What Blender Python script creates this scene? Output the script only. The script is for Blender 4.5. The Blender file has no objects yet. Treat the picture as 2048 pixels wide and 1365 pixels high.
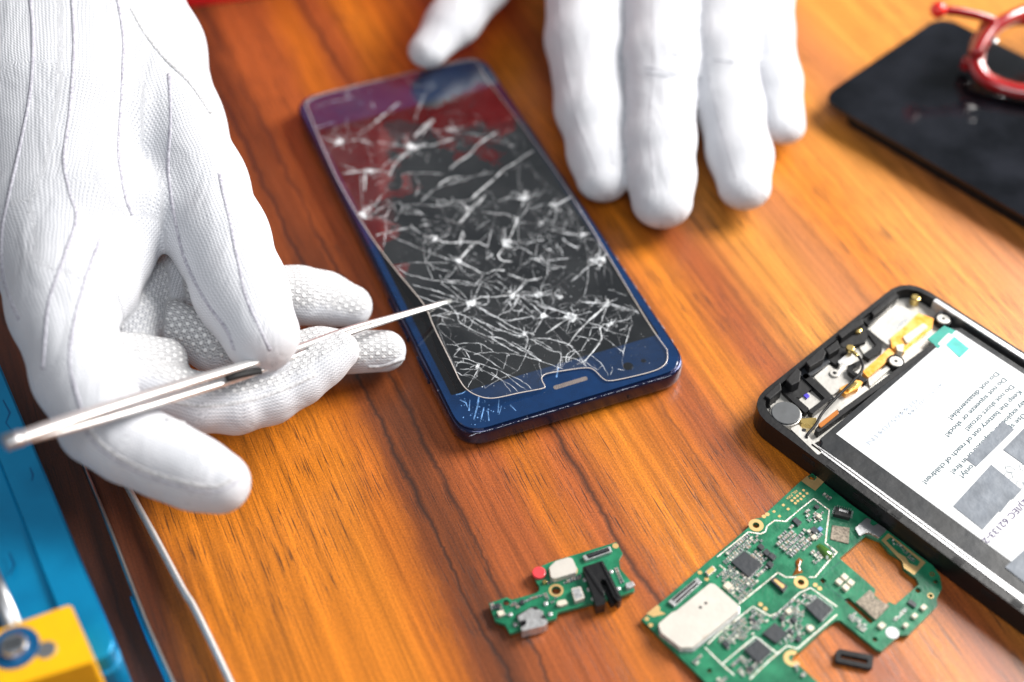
import bpy, bmesh, math, random
import numpy as np
from mathutils import Vector, Matrix
from mathutils.geometry import tessellate_polygon
from mathutils.bvhtree import BVHTree
S = 0.001            # everything below is written in millimetres
TILT = math.radians(42); F = 2844.0; H = 325.0
CT, ST = math.cos(TILT), math.sin(TILT)
sc = bpy.context.scene
# ------------------------------------------------------------------ camera
cd = bpy.data.cameras.new('camera'); cam = bpy.data.objects.new('camera', cd)
sc.collection.objects.link(cam); sc.camera = cam
cam.location = (0, 0, H*S); cam.rotation_euler = (TILT, 0, 0)
cd.lens = 50; cd.sensor_width = 36; cd.clip_start = 0.02; cd.clip_end = 20
cd.dof.use_dof = True; cd.dof.focus_distance = 0.403; cd.dof.aperture_fstop = 4.9
# ------------------------------------------------------------------ light
w = bpy.data.worlds.new('World'); sc.world = w; w.use_nodes = True
bg = w.node_tree.nodes['Background']
bg.inputs[0].default_value = (0.86, 0.93, 1.0, 1); bg.inputs[1].default_value = 0.19
def lamp(name, loc, target, size, power, col, sy=None):
    l = bpy.data.lights.new(name, 'AREA'); l.shape = 'RECTANGLE'; l.size = size*S; l.size_y = (sy or size)*S
    l.energy = power; l.color = col
    o = bpy.data.objects.new(name, l); sc.collection.objects.link(o)
    o.location = Vector(loc)*S
    o.rotation_euler = (Vector(target)-Vector(loc)).to_track_quat('-Z', 'Y').to_euler()
lamp('window_light', (760, 640, 600), (0, 280, 0), 500, 27, (1.0, 0.97, 0.93), 560)
lamp('fill_light', (20, -260, 760), (0, 300, 0), 440, 3.3, (0.95, 0.97, 1.0))  # added fill lamp out of view, lifts the red box front and the gloves
vs = sc.view_settings; vs.view_transform = 'Standard'; vs.look = 'None'; vs.exposure = 0.12; vs.gamma = 1
# ------------------------------------------------------------------ helpers
def zz(z): return z if z < 28 else 28+(z-28)*.6
def at(u, v, z=0.0):
    x = (u-1024)/F; y = -(v-682.5)/F
    d = Vector((x, y*CT+ST, y*ST-CT)); t = (z-H)/d.z
    return Vector((d.x*t, d.y*t, z))
def pmm(u, v, z, px):
    y = -(v-682.5)/F
    return px*((z-H)/(y*ST-CT))/F
def A(pts, z=0.0): return [at(u, v, z) for u, v in pts]
def crop(ox, oy, s, pts): return [(ox+x*s, oy+y*s) for x, y in pts]
def K3(pts): return crop(1260, 940, .3113, pts)
def K4(pts): return crop(1540, 940, .3114, pts)
def K2(pts): return crop(1600, 800, .414, pts)
def K5(pts): return crop(960, 1070, .1612, pts)
def KP(pts): return crop(1480, 540, .2785, pts)
def K8(pts): return crop(860, 480, .2345, pts)
def KC3(pts): return crop(780, 600, .2198, pts)
def KC4(pts): return crop(1080, 600, .2198, pts)
def KC5(pts): return crop(660, 350, .2198, pts)
def KC6(pts): return crop(1020, 350, .2198, pts)
def KC7(pts): return crop(900, 240, .2198, pts)
def KB(pts): return crop(640, 240, .1905, pts)
def KA(pts): return crop(580, 100, .2198, pts)

def socket(b, *names):
    for n in names:
        if n in b.inputs: return b.inputs[n]
def mat(name, col, rough=.5, metal=0., coat=0., var=.12, vs_=300., bump=0., bs=900., spec=None, col2=None, thr=None, speck=None, sss=0, trans=0, coatr=.05):
    m = bpy.data.materials.new(name); m.use_nodes = True; nt = m.node_tree; N = nt.nodes; L = nt.links
    b = N['Principled BSDF']
    b.inputs['Metallic'].default_value = metal; b.inputs['Roughness'].default_value = rough
    socket(b, 'Coat Weight').default_value = coat; socket(b, 'Coat Roughness').default_value = coatr
    if spec is not None: socket(b, 'Specular IOR Level').default_value = spec
    if trans: socket(b, 'Transmission Weight').default_value = trans
    g = N.new('ShaderNodeNewGeometry')
    n = N.new('ShaderNodeTexNoise'); n.inputs['Scale'].default_value = vs_; n.inputs['Detail'].default_value = 4
    L.new(g.outputs['Position'], n.inputs['Vector'])
    mx = N.new('ShaderNodeMix'); mx.data_type = 'RGBA'
    c = Vector(col)
    c2 = Vector(col2) if col2 else c*(1-2*var)
    mx.inputs[6].default_value = (*c, 1); mx.inputs[7].default_value = (*c2, 1)
    mr = N.new('ShaderNodeMapRange'); lo, hi = thr or (.35, .65)
    mr.inputs[1].default_value = lo; mr.inputs[2].default_value = hi
    L.new(n.outputs['Fac'], mr.inputs[0]); L.new(mr.outputs[0], mx.inputs[0])
    out = mx.outputs[2]
    if speck:
        sc_, sa, scol = speck
        n3 = N.new('ShaderNodeTexNoise'); n3.inputs['Scale'].default_value = sc_; n3.inputs['Detail'].default_value = 6
        L.new(g.outputs['Position'], n3.inputs['Vector'])
        r3 = N.new('ShaderNodeMapRange'); r3.inputs[1].default_value = sa; r3.inputs[2].default_value = sa+.06
        L.new(n3.outputs['Fac'], r3.inputs[0])
        m3 = N.new('ShaderNodeMix'); m3.data_type = 'RGBA'; m3.inputs[7].default_value = (*scol, 1)
        L.new(r3.outputs[0], m3.inputs[0]); L.new(out, m3.inputs[6]); out = m3.outputs[2]
    L.new(out, b.inputs['Base Color'])
    # roughness breaks up too
    rr = N.new('ShaderNodeMapRange'); rr.inputs[3].default_value = max(.02, rough*.8); rr.inputs[4].default_value = min(1, rough*1.3)
    L.new(n.outputs['Fac'], rr.inputs[0]); L.new(rr.outputs[0], b.inputs['Roughness'])
    if bump:
        n2 = N.new('ShaderNodeTexNoise'); n2.inputs['Scale'].default_value = bs; n2.inputs['Detail'].default_value = 3
        L.new(g.outputs['Position'], n2.inputs['Vector'])
        bp = N.new('ShaderNodeBump'); bp.inputs['Strength'].default_value = bump; bp.inputs['Distance'].default_value = .0003
        L.new(n2.outputs['Fac'], bp.inputs['Height']); L.new(bp.outputs[0], b.inputs['Normal'])
    return m

def mesh_obj(name, verts, faces, m=None, parent=None, smooth=False):
    me = bpy.data.meshes.new(name)
    me.from_pydata([tuple(v) for v in verts], [], faces); me.update()
    return link(name, me, m, parent, smooth)
def link(name, me, m, parent, smooth=False):
    me.transform(Matrix.Scale(S, 4))
    o = bpy.data.objects.new(name, me); sc.collection.objects.link(o)
    if m: me.materials.append(m)
    if smooth: me.polygons.foreach_set('use_smooth', [True]*len(me.polygons))
    if parent is not None:
        o.parent = parent; q_ = parent
        while q_ is not None: me.transform(Matrix.Translation(-q_.location)); q_ = q_.parent
    return o
def from_bm(name, bm, m, parent=None, smooth=False):
    bmesh.ops.recalc_face_normals(bm, faces=bm.faces)
    me = bpy.data.meshes.new(name); bm.to_mesh(me); bm.free()
    return link(name, me, m, parent, smooth)
def thing(name, label, cat, loc=(0, 0, 0), group=None):
    o = bpy.data.objects.new(name, None); sc.collection.objects.link(o)
    o.empty_display_size = .01
    o.location = Vector(loc)*S; tag(o, label, cat, group); return o
def tag(o, label, cat, group=None, kind=None):
    if label: o['label'] = label
    if cat: o['category'] = cat
    if group: o['group'] = group
    if kind: o['kind'] = kind
    return o
def area2(p): return sum(p[i][0]*p[(i+1) % len(p)][1]-p[(i+1) % len(p)][0]*p[i][1] for i in range(len(p)))
def prism(name, polys, z0, z1, m, parent=None, bev=0., seg=2, smooth=False, bm=None, done=True):
    """polys: outer outline then holes, xy in mm"""
    own = bm is None
    if own: bm = bmesh.new()
    polys = [[Vector((p[0], p[1], 0)) for p in q] for q in polys]
    if len(polys) == 1:
        q = polys[0]
        if area2(q) < 0: q = q[::-1]
        a = [bm.verts.new((p.x, p.y, z0)) for p in q]; b = [bm.verts.new((p.x, p.y, z1)) for p in q]
        top = bm.faces.new(b); bm.faces.new(a[::-1]); n = len(q)
        for i in range(n): bm.faces.new((a[i], a[(i+1) % n], b[(i+1) % n], b[i]))
        if bev:
            es = list(top.edges)
            if n <= 8: es += [e for v in b for e in v.link_edges if abs(e.verts[0].co.z-e.verts[1].co.z) > 1e-6]
            bmesh.ops.bevel(bm, geom=list(set(es)), offset=bev, segments=seg, profile=.5, affect='EDGES', clamp_overlap=True)
    else:
        tri = tessellate_polygon(polys); flat = [p for q in polys for p in q]
        a = [bm.verts.new((p.x, p.y, z0)) for p in flat]; b = [bm.verts.new((p.x, p.y, z1)) for p in flat]
        for t in tri:
            try: bm.faces.new([b[i] for i in t]); bm.faces.new([a[i] for i in t][::-1])
            except ValueError: pass
        k = 0
        for q in polys:
            n = len(q)
            for i in range(n):
                i0, i1 = k+i, k+(i+1) % n
                bm.faces.new((a[i0], a[i1], b[i1], b[i0]))
            k += n
        if bev:
            es = [e for e in bm.edges if len(e.link_faces) == 2 and all(abs(v.co.z-z1) < 1e-6 for v in e.verts)
                  and abs(abs(e.link_faces[0].normal.z)-abs(e.link_faces[1].normal.z)) > .5] if not bm.normal_update() else []
            bmesh.ops.bevel(bm, geom=es, offset=bev, segments=seg, profile=.5, affect='EDGES', clamp_overlap=True)
    if own: return from_bm(name, bm, m, parent, smooth)
def rounded(pts, r, n=5):
    """round the corners of a polygon; r number or list"""
    out = []; N = len(pts)
    for i in range(N):
        rr = r[i] if isinstance(r, (list, tuple)) else r
        p = Vector(pts[i][:2]); a = Vector(pts[i-1][:2]); b = Vector(pts[(i+1) % N][:2])
        if rr <= 0: out.append(p); continue
        da = (a-p); db = (b-p); la, lb = da.length, db.length
        da.normalize(); db.normalize()
        ang = math.acos(max(-1, min(1, da.dot(db)))); t = min(rr/math.tan(ang/2), la*.49, lb*.49)
        p0 = p+da*t; p1 = p+db*t
        for k in range(n+1):
            s = k/n; out.append((1-s)**2*p0+2*s*(1-s)*p+s*s*p1)
    return [Vector((p[0], p[1], 0)) for p in out]
def circle(c, r, n=20, ph=0): return [Vector((c[0]+r*math.cos(ph+2*math.pi*i/n), c[1]+r*math.sin(ph+2*math.pi*i/n), 0)) for i in range(n)]
def box(name, c, e, sx, sy, z0, z1, m, parent, bev=.1, bm=None):
    """e = unit direction of local x"""
    e = Vector((e[0], e[1], 0)).normalized(); f = Vector((-e.y, e.x, 0)); c = Vector((c[0], c[1], 0))
    q = [c+e*sx/2*a+f*sy/2*b for a, b in ((-1, -1), (1, -1), (1, 1), (-1, 1))]
    return prism(name, [q], z0, z1, m, parent, bev, bm=bm)
def cyl(name, c, r, z0, z1, m, parent, bev=.1, n=24, bm=None): return prism(name, [circle(c, r, n)], z0, z1, m, parent, bev, bm=bm)
def smoothpath(P, n=6):
    P = [Vector(p) for p in P]; out = []
    for i in range(len(P)-1):
        a = P[max(i-1, 0)]; b = P[i]; c = P[i+1]; d = P[min(i+2, len(P)-1)]
        for k in range(n):
            t = k/n
            out.append(.5*((2*b)+(-a+c)*t+(2*a-5*b+4*c-d)*t*t+(-a+3*b-3*c+d)*t**3))
    out.append(P[-1]); return out
def sweep(name, path, rad, m, parent=None, n=12, closed=False, bm=None, sq=1.0, power=2.0):
    """tube; rad: number, list of numbers or list of (half width, half height)"""
    own = bm is None
    if own: bm = bmesh.new()
    P = [Vector(p) for p in path]; N = len(P); rings = []
    if not isinstance(rad, (list, tuple)) or (isinstance(rad, tuple)): rad = [rad]*N
    if len(rad) != N:
        rr = []; M = len(rad)
        for i in range(N):
            t = i/(N-1)*(M-1); j = min(int(t), M-2); f = t-j
            a, b = rad[j], rad[j+1]
            rr.append(tuple(x*(1-f)+y*f for x, y in zip(a, b)) if isinstance(a, tuple) else a*(1-f)+b*f)
        rad = rr
    for i in range(N):
        t = (P[(i+1) % N]-P[i-1]) if closed else (P[min(i+1, N-1)]-P[max(i-1, 0)])
        t.normalize(); up = Vector((0, 0, 1)); s = t.cross(up)
        if s.length < 1e-4: s = Vector((1, 0, 0))
        s.normalize(); u = s.cross(t); r = rad[i]; a, b = r if isinstance(r, tuple) else (r, r)
        ring = []
        for k in range(n):
            th = 2*math.pi*(k+.5)/n; c_, s_ = math.cos(th), math.sin(th)
            e = 2/power
            ring.append(bm.verts.new(P[i]+s*a*math.copysign(abs(c_)**e, c_)+u*b*math.copysign(abs(s_)**e, s_)))
        rings.append(ring)
    M = N if closed else N-1
    for i in range(M):
        A_, B_ = rings[i], rings[(i+1) % N]
        for k in range(n): bm.faces.new((A_[k], A_[(k+1) % n], B_[(k+1) % n], B_[k]))
    if not closed: bm.faces.new(rings[0][::-1]); bm.faces.new(rings[-1])
    if own: return from_bm(name, bm, m, parent, True)
def ribbon(bm, pts, wd, zoff=0):
    """flat strip through 3d points, width list or number"""
    P = [Vector(p) for p in pts]; N = len(P); L_ = []
    for i in range(N):
        t = P[min(i+1, N-1)]-P[max(i-1, 0)]; t.z = 0
        if t.length < 1e-6: t = Vector((1, 0, 0))
        t.normalize(); s = Vector((-t.y, t.x, 0)); w_ = (wd[i] if isinstance(wd, list) else wd)/2
        L_.append((bm.verts.new(P[i]+s*w_+Vector((0, 0, zoff))), bm.verts.new(P[i]-s*w_+Vector((0, 0, zoff)))))
    for i in range(N-1): bm.faces.new((L_[i][0], L_[i][1], L_[i+1][1], L_[i+1][0]))
def text(name, s, p0, dirv, size, z, m, parent, width=None, up=None):
    c = bpy.data.curves.new(name, 'FONT'); c.body = s; c.size = size; c.extrude = 0.0; c.offset = .035*size/2; c.resolution_u = 3
    o = bpy.data.objects.new(name, c); sc.collection.objects.link(o)
    me = bpy.data.meshes.new_from_object(o.evaluated_get(bpy.context.evaluated_depsgraph_get()))
    bpy.data.objects.remove(o)
    xs = [v.co.x for v in me.vertices]; wd = max(xs)-min(xs)
    k = (width/wd) if width else 1
    e = Vector((dirv[0], dirv[1], 0)).normalized(); f = Vector((-e.y, e.x, 0))
    for v in me.vertices:
        v.co = Vector((p0[0], p0[1], z))+e*v.co.x*k+f*v.co.y
    return link(name, me, m, parent)

# ------------------------------------------------------------------ materials
M = {}
M['plastic_black'] = mat('black_plastic', (.006, .006, .007), .36, bump=.15, spec=.4)
M['matte_black'] = mat('matte_black', (.009, .009, .010), .6, bump=.3, spec=.3)
M['chip'] = mat('chip_black', (.022, .026, .032), .42, coat=.2, bump=.25, coatr=.3)
M['grey_tape'] = mat('grey_tape', (.13, .15, .18), .55, bump=.9, bs=250, vs_=220)
M['steel'] = mat('steel', (.72, .72, .73), .22, 1, var=.06)
M['brushed'] = mat('brushed_steel', (.78, .77, .76), .42, .85, var=.08, vs_=700, bump=.2)
M['steel_soft'] = mat('steel_soft', (.62, .62, .63), .38, 1, var=.1, bump=.15)
M['tin'] = mat('tin', (.66, .66, .66), .35, .7, var=.2, vs_=900, bump=.4)
M['can'] = mat('shield_metal', (.60, .56, .50), .42, .25, var=.07, vs_=160, bump=.15, speck=(70, .66, (.42, .33, .24)))
M['gold'] = mat('gold_pad', (.78, .52, .22), .36, .6, var=.1)
M['brass'] = mat('brass', (.75, .55, .2), .25, .9)
M['pcb'] = mat('green_board', (.005, .105, .050), .30, coat=.5, var=.2, vs_=260, bump=.25, bs=1400, col2=(.014, .19, .09))
M['pcbedge'] = mat('green_board_light', (.02, .28, .08), .4)
M['mlcc'] = mat('capacitor_ceramic', (.30, .22, .155), .5, var=.25, vs_=900)
M['cream'] = mat('cream_ceramic', (.66, .60, .48), .4)
M['white'] = mat('label_white', (.56, .57, .58), .45, var=.01)
M['print'] = mat('teal_print', (.01, .05, .07), .6, var=.1)
M['printv'] = mat('violet_print', (.04, .02, .09), .6, var=.1)
M['print_faint'] = mat('faint_print', (.36, .40, .45), .6, var=.1)
M['teal'] = mat('teal_tape', (.02, .30, .24), .4, coat=.3)
M['teal2'] = mat('teal_patch', (.05, .42, .38), .5)
M['flex'] = mat('orange_flex', (.80, .30, .015), .3, coat=.5, var=.15, vs_=400, col2=(.85, .48, .14))
M['flexd'] = mat('copper_flex', (.42, .13, .01), .35, coat=.4)
M['navy'] = mat('navy_frame', (.014, .020, .075), .24, .75, coat=.6, var=.15, speck=(900, .70, (.42, .46, .62)))
M['bezel'] = mat('blue_bezel', (.003, .024, .085), .12, 0, coat=1, var=.08, coatr=.02)
M['screen'] = mat('black_glass', (.006, .006, .007), .06, 0, coat=1, var=.05, coatr=.01)
M['panel'] = mat('black_panel', (.003, .0035, .005), .08, 0, coat=.2, spec=.35, var=.2, vs_=60, col2=(.010, .011, .015), coatr=.04, bump=.06, bs=80)
M['bluealu'] = mat('anodised_blue', (.0, .20, .42), .32, .35, coat=.35, var=.12, vs_=60, col2=(.0, .26, .52), bump=.1, coatr=.2)
M['bluedark'] = mat('anodised_blue_dark', (.0, .10, .26), .4, .3, coat=.2)
M['yellow'] = mat('yellow_paint', (.88, .44, .0), .42, coat=.2, var=.04)
M['red'] = mat('red_gloss', (.32, .001, .003), .2, coat=1, var=.1, vs_=60)
M['redbox'] = mat('red_box', (.80, .010, .014), .45, coat=.2, var=.1, vs_=30)
M['redlens'] = mat('clear_lens', (.9, .9, .88), .02, trans=1, var=.01)
M['redflat'] = mat('red_marker', (.75, .05, .06), .4, coat=.3, var=.1)
M['grey_round'] = mat('motor_grey', (.075, .08, .085), .5)
M['silverplate'] = mat('silver_plate', (.62, .60, .56), .38, .45, var=.15, vs_=120, bump=.2)
M['bluemark'] = mat('blue_ink', (.05, .03, .5), .4)
M['sand'] = mat('conductive_pad', (.36, .30, .23), .8, var=.3, vs_=1500, bump=.8, bs=2500)
M['flux'] = mat('amber_flux', (.30, .10, .01), .1, coat=1, trans=.2)
M['fluxg'] = mat('green_flux', (.05, .13, .02), .1, coat=1)
M['bluetiny'] = mat('pale_blue_ceramic', (.15, .28, .5), .4)
M['rim'] = mat('glass_edge', (.62, .55, .50), .25, coat=.5, var=.05)

# ------------------------------------------------------------------ table
def wood():
    m = bpy.data.materials.new('wood_table'); m.use_nodes = True; nt = m.node_tree; N = nt.nodes; L = nt.links
    b = N['Principled BSDF']
    def nd(t, **k):
        n = N.new(t)
        for a, v in k.items(): setattr(n, a, v)
        return n
    def math_(op, a, b_=None, c_=None):
        n = nd('ShaderNodeMath', operation=op)
        for i, x in enumerate((a, b_, c_)):
            if x is None: continue
            if isinstance(x, (int, float)): n.inputs[i].default_value = x
            else: L.new(x, n.inputs[i])
        return n.outputs[0]
    geo = nd('ShaderNodeNewGeometry'); mp = nd('ShaderNodeMapping')
    mp.inputs['Scale'].default_value = (1000, 1000, 1000); L.new(geo.outputs['Position'], mp.inputs[0])
    rot = nd('ShaderNodeVectorRotate'); rot.rotation_type = 'Z_AXIS'; rot.inputs['Angle'].default_value = math.radians(66)
    L.new(mp.outputs[0], rot.inputs[0])          # x' along the grain, y' across
    sp = nd('ShaderNodeSeparateXYZ'); L.new(rot.outputs[0], sp.inputs[0]); g, c = sp.outputs[0], sp.outputs[1]
    def noise(sx, sy, detail=3, rough=.5, off=0):
        cm = nd('ShaderNodeCombineXYZ'); L.new(math_('MULTIPLY', g, sx), cm.inputs[0]); L.new(math_('MULTIPLY', c, sy), cm.inputs[1]); cm.inputs[2].default_value = off
        n = nd('ShaderNodeTexNoise'); n.inputs['Scale'].default_value = 1; n.inputs['Detail'].default_value = detail; n.inputs['Roughness'].default_value = rough
        L.new(cm.outputs[0], n.inputs[0]); return n.outputs['Fac']
    warp = math_('MULTIPLY', math_('SUBTRACT', noise(.010, .015, 2, .5, 3), .5), 20)
    warp2 = math_('MULTIPLY', math_('SUBTRACT', noise(.05, .08, 3, .6, 8), .5), 7)
    cw = math_('ADD', math_('ADD', c, warp), warp2)
    t = math_('MULTIPLY_ADD', cw, 1/440., 70/440.)
    cr = nd('ShaderNodeValToRGB'); L.new(t, cr.inputs[0]); e = cr.color_ramp; e.interpolation = 'EASE'
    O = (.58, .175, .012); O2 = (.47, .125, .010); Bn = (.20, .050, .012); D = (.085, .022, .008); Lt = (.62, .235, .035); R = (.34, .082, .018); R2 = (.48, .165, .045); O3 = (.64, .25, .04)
    stops = [(-70, O2), (-27, D), (-7, D), (10, O), (48, O), (60, O2), (68, Bn), (74, (.13, .034, .010)), (86, R), (96, R), (106, O2), (118, R), (132, O), (146, O2), (158, R), (172, O), (186, R), (205, Lt), (222, R2), (240, O), (262, Lt), (280, R2), (300, Lt), (330, O3), (350, Lt)]  # low-end D stops: dark wood with the hand's shade painted in
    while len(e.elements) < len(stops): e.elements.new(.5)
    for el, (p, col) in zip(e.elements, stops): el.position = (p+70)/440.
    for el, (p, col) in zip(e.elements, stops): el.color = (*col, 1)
    # medium streaks
    st = noise(.012, .42, 4, .6, 1)
    mr = nd('ShaderNodeMapRange'); L.new(st, mr.inputs[0]); mr.inputs[1].default_value = .30; mr.inputs[2].default_value = .70; mr.inputs[3].default_value = .60; mr.inputs[4].default_value = 1.20
    st2 = noise(.02, 2.6, 4, .65, 2)
    mr2 = nd('ShaderNodeMapRange'); L.new(st2, mr2.inputs[0]); mr2.inputs[1].default_value = .3; mr2.inputs[2].default_value = .7; mr2.inputs[3].default_value = .70; mr2.inputs[4].default_value = 1.18
    k = math_('MULTIPLY', mr.outputs[0], mr2.outputs[0])
    mu = nd('ShaderNodeVectorMath', operation='SCALE'); L.new(cr.outputs[0], mu.inputs[0]); L.new(k, mu.inputs['Scale'])
    # short dark pores
    po = noise(.075, 2.5, 2, .5, 5); pz = noise(.02, .03, 2, .5, 9)
    pm = nd('ShaderNodeMapRange'); L.new(po, pm.inputs[0]); pm.inputs[1].default_value = .585; pm.inputs[2].default_value = .63
    pzm = nd('ShaderNodeMapRange'); L.new(pz, pzm.inputs[0]); pzm.inputs[1].default_value = .40; pzm.inputs[2].default_value = .54
    pores = math_('MULTIPLY', math_('MULTIPLY', pm.outputs[0], pzm.outputs[0]), .78)
    # long dark veins: offsets across the grain of cw
    wv = math_('MULTIPLY', math_('SUBTRACT', noise(.04, .0, 5, .7, 12), .5), 8)
    cv = math_('ADD', c, wv); tot = None
    wid = math_('MULTIPLY_ADD', noise(.03, .02, 2, .5, 20), 4.0, -.8)
    for pos, s_ in ((71, 1.0), (80, .85), (116, .9), (-14, .6), (149, .5), (229, .35)):
        d = math_('ABSOLUTE', math_('SUBTRACT', cv, pos))
        v = nd('ShaderNodeMapRange'); L.new(d, v.inputs[0]); v.inputs[1].default_value = 0; L.new(wid, v.inputs[2]); v.inputs[3].default_value = s_; v.inputs[4].default_value = 0
        tot = v.outputs[0] if tot is None else math_('MAXIMUM', tot, v.outputs[0])
    dark = math_('MAXIMUM', pores, math_('MULTIPLY', tot, .94))
    # fine grainy mottling of the printed laminate
    cm = nd('ShaderNodeTexNoise'); cm.inputs['Scale'].default_value = 1.9; cm.inputs['Detail'].default_value = 5; cm.inputs['Roughness'].default_value = .65; L.new(mp.outputs[0], cm.inputs[0])
    fm = nd('ShaderNodeMapRange'); L.new(cm.outputs['Fac'], fm.inputs[0]); fm.inputs[1].default_value = .3; fm.inputs[2].default_value = .7; fm.inputs[3].default_value = .62; fm.inputs[4].default_value = 1.34
    mu2 = nd('ShaderNodeVectorMath', operation='SCALE'); L.new(mu.outputs[0], mu2.inputs[0]); L.new(fm.outputs[0], mu2.inputs['Scale'])
    mx = nd('ShaderNodeMix', data_type='RGBA'); L.new(dark, mx.inputs[0]); L.new(mu2.outputs[0], mx.inputs[6]); mx.inputs[7].default_value = (.028, .012, .008, 1)
    L.new(mx.outputs[2], b.inputs['Base Color'])
    b.inputs['Roughness'].default_value = .36; socket(b, 'Specular IOR Level').default_value = .5
    socket(b, 'Coat Weight').default_value = .35; socket(b, 'Coat Roughness').default_value = .24
    bp = nd('ShaderNodeBump'); bp.inputs['Strength'].default_value = .25; bp.inputs['Distance'].default_value = .0002
    L.new(math_('SUBTRACT', cm.outputs['Fac'], dark), bp.inputs['Height']); L.new(bp.outputs[0], b.inputs['Normal'])
    return m
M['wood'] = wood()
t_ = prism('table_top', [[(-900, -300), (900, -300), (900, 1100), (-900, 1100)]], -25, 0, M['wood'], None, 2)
tag(t_, None, None, None, 'structure')

# ------------------------------------------------------------------ blue smartphone
ph = thing('smartphone', 'dark blue smartphone lying flat under the shattered glass, held by two gloves', 'smartphone', at(950, 500, 0))
ZT = 7.6
q = [(583.5, 197.7), (964.7, 106), (1386, 737), (921.4, 876.7)]
c4 = A(q, ZT); BL, BR = c4[3], c4[2]
ex = ((c4[1]-c4[0]).normalized()+(c4[2]-c4[3]).normalized()).normalized()
ey = ((c4[0]-c4[3]).normalized()+(c4[1]-c4[2]).normalized()).normalized()
ey = (ey-ex*ey.dot(ex)).normalized(); ctr = sum(c4, Vector())/4
PW = ((c4[1]-c4[0]).length+(c4[2]-c4[3]).length)/2; PL = ((c4[0]-c4[3]).length+(c4[1]-c4[2]).length)/2
def pl(a, b):
    s_, t_ = a/PW, b/PL
    return c4[3]*(1-s_)*(1-t_)+c4[2]*s_*(1-t_)+c4[0]*(1-s_)*t_+c4[1]*s_*t_
# a across 0..PW, b from the near end 0..PL
def ploc(p):
    d = p-ctr; a, b = d.dot(ex)+PW/2, d.dot(ey)+PL/2
    for _ in range(4):
        d = p-pl(a, b); a += d.dot(ex); b += d.dot(ey)
    return a, b
print('phone', PW, PL)
def prect(i, r, a0=None, a1=None, b0=None, b1=None, n=7):
    a0 = i if a0 is None else a0; b0 = i if b0 is None else b0; a1 = PW-i if a1 is None else a1; b1 = PL-i if b1 is None else b1
    return rounded([pl(a0, b0), pl(a1, b0), pl(a1, b1), pl(a0, b1)], r, n)
def loft(name, rings, m, parent):
    bm = bmesh.new(); R_ = [[bm.verts.new((p[0], p[1], z)) for p in ring] for ring, z in rings]
    for a, b in zip(R_, R_[1:]):
        for i in range(len(a)): bm.faces.new((a[i], a[(i+1) % len(a)], b[(i+1) % len(b)], b[i]))
    bm.faces.new(R_[0][::-1]); bm.faces.new(R_[-1])
    return from_bm(name, bm, m, parent, False)
prof = [(2.0, .25), (1.0, .5), (.25, 1.4), (0, 2.6), (0, 5.6), (.12, 6.3), (.4, 6.9), (.75, 7.0)]
fr = loft('frame', [(prect(i, 9.5-i, n=10), z) for i, z in prof], M['navy'], ph)
for p in fr.data.polygons: p.use_smooth = len(p.vertices) == 4
prism('front_glass', [prect(1.15, 8.2, n=9)], 6.95, ZT, M['bezel'], ph, .28, 3)
BB = (ploc(at(912, 789, ZT))[1]+ploc(at(1328, 666, ZT))[1])/2; print('BB', ploc(at(912, 789, ZT)), ploc(at(1328, 666, ZT)))
prism('display', [prect(0, .6, a0=3.2, a1=PW-3.2, b0=BB, b1=PL-20, n=3)], ZT+.0, ZT+.02, M['screen'], ph)
# ear piece, camera, side keys, corner dents
e0, e1 = at(1107, 776, ZT), at(1175, 757, ZT); em = (e0+e1)/2
prism('earpiece', [rounded([em+ex*a*(e1-e0).length/2+ey*b*.75 for a, b in ((-1, -1), (1, -1), (1, 1), (-1, 1))], .7)], ZT+.01, ZT+.05, mat('earpiece_mesh', (.18, .15, .14), .6, .3, bump=.6, bs=3000), ph)
cyl('camera', at(1256, 733, ZT), 1.5, ZT+.01, ZT+.06, M['screen'], ph, .02)
cyl('camera', at(1287, 722, ZT), .7, ZT+.01, ZT+.06, M['screen'], ph, .02)
for b0, b1 in ((26, 36), (44, 62)):
    prism('side_key', [rounded([pl(-.55, b0), pl(.3, b0), pl(.3, b1), pl(-.55, b1)], .4)], 3.2, 5.2, M['navy'], ph, .2)
cyl('microphone_hole', pl(52, .3), .5, 3.0, 3.9, M['matte_black'], ph, .05)
bm = bmesh.new()
for pts in ([(930, 868), (960, 878), (1000, 871)], [(1010, 868), (1060, 852), (1110, 838)], [(1180, 818), (1260, 790), (1300, 777)], [(1310, 773), (1345, 757), (1366, 735)]):
    P = []
    for u, v in pts:
        a, b = ploc(at(u, v-12, 6.9)); P.append(at(u, v-12, 6.95))
rnd = random.Random(5)

# ------------------------------------------------------------------ cracked screen protector
def lift(a, b):
    t = max(0., 1-a/42.); t = t*t*(3-2*t)
    return 4.6*t*math.exp(-((b-38)/40.)**2)
GZ = ZT+.45
def onglass(u, v, up=0.):
    p = at(u, v, GZ)
    for _ in range(3):
        a, b = ploc(p); p = at(u, v, GZ+lift(a, b)+up)
    return p
left = [(612, 212), (660, 328), (700, 405), (748, 482), (796, 546), (848, 610), (868, 655), (896, 712), (917, 757)]
right = [(968, 152), (1036, 240), (1115, 350), (1182, 455), (1240, 552), (1299, 650), (1334, 700)]
bott = [(917, 757), (931, 777), (953, 791), (985, 797), (1040, 786), (1086, 777), (1089, 771), (1083, 759), (1090, 749), (1120, 743), (1172, 736), (1190, 742), (1205, 757), (1222, 762), (1280, 750), (1318, 738), (1334, 722), (1334, 700)]
topp = [(612, 212), (620, 200), (660, 185), (780, 156), (930, 122), (955, 126), (968, 152)]
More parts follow.
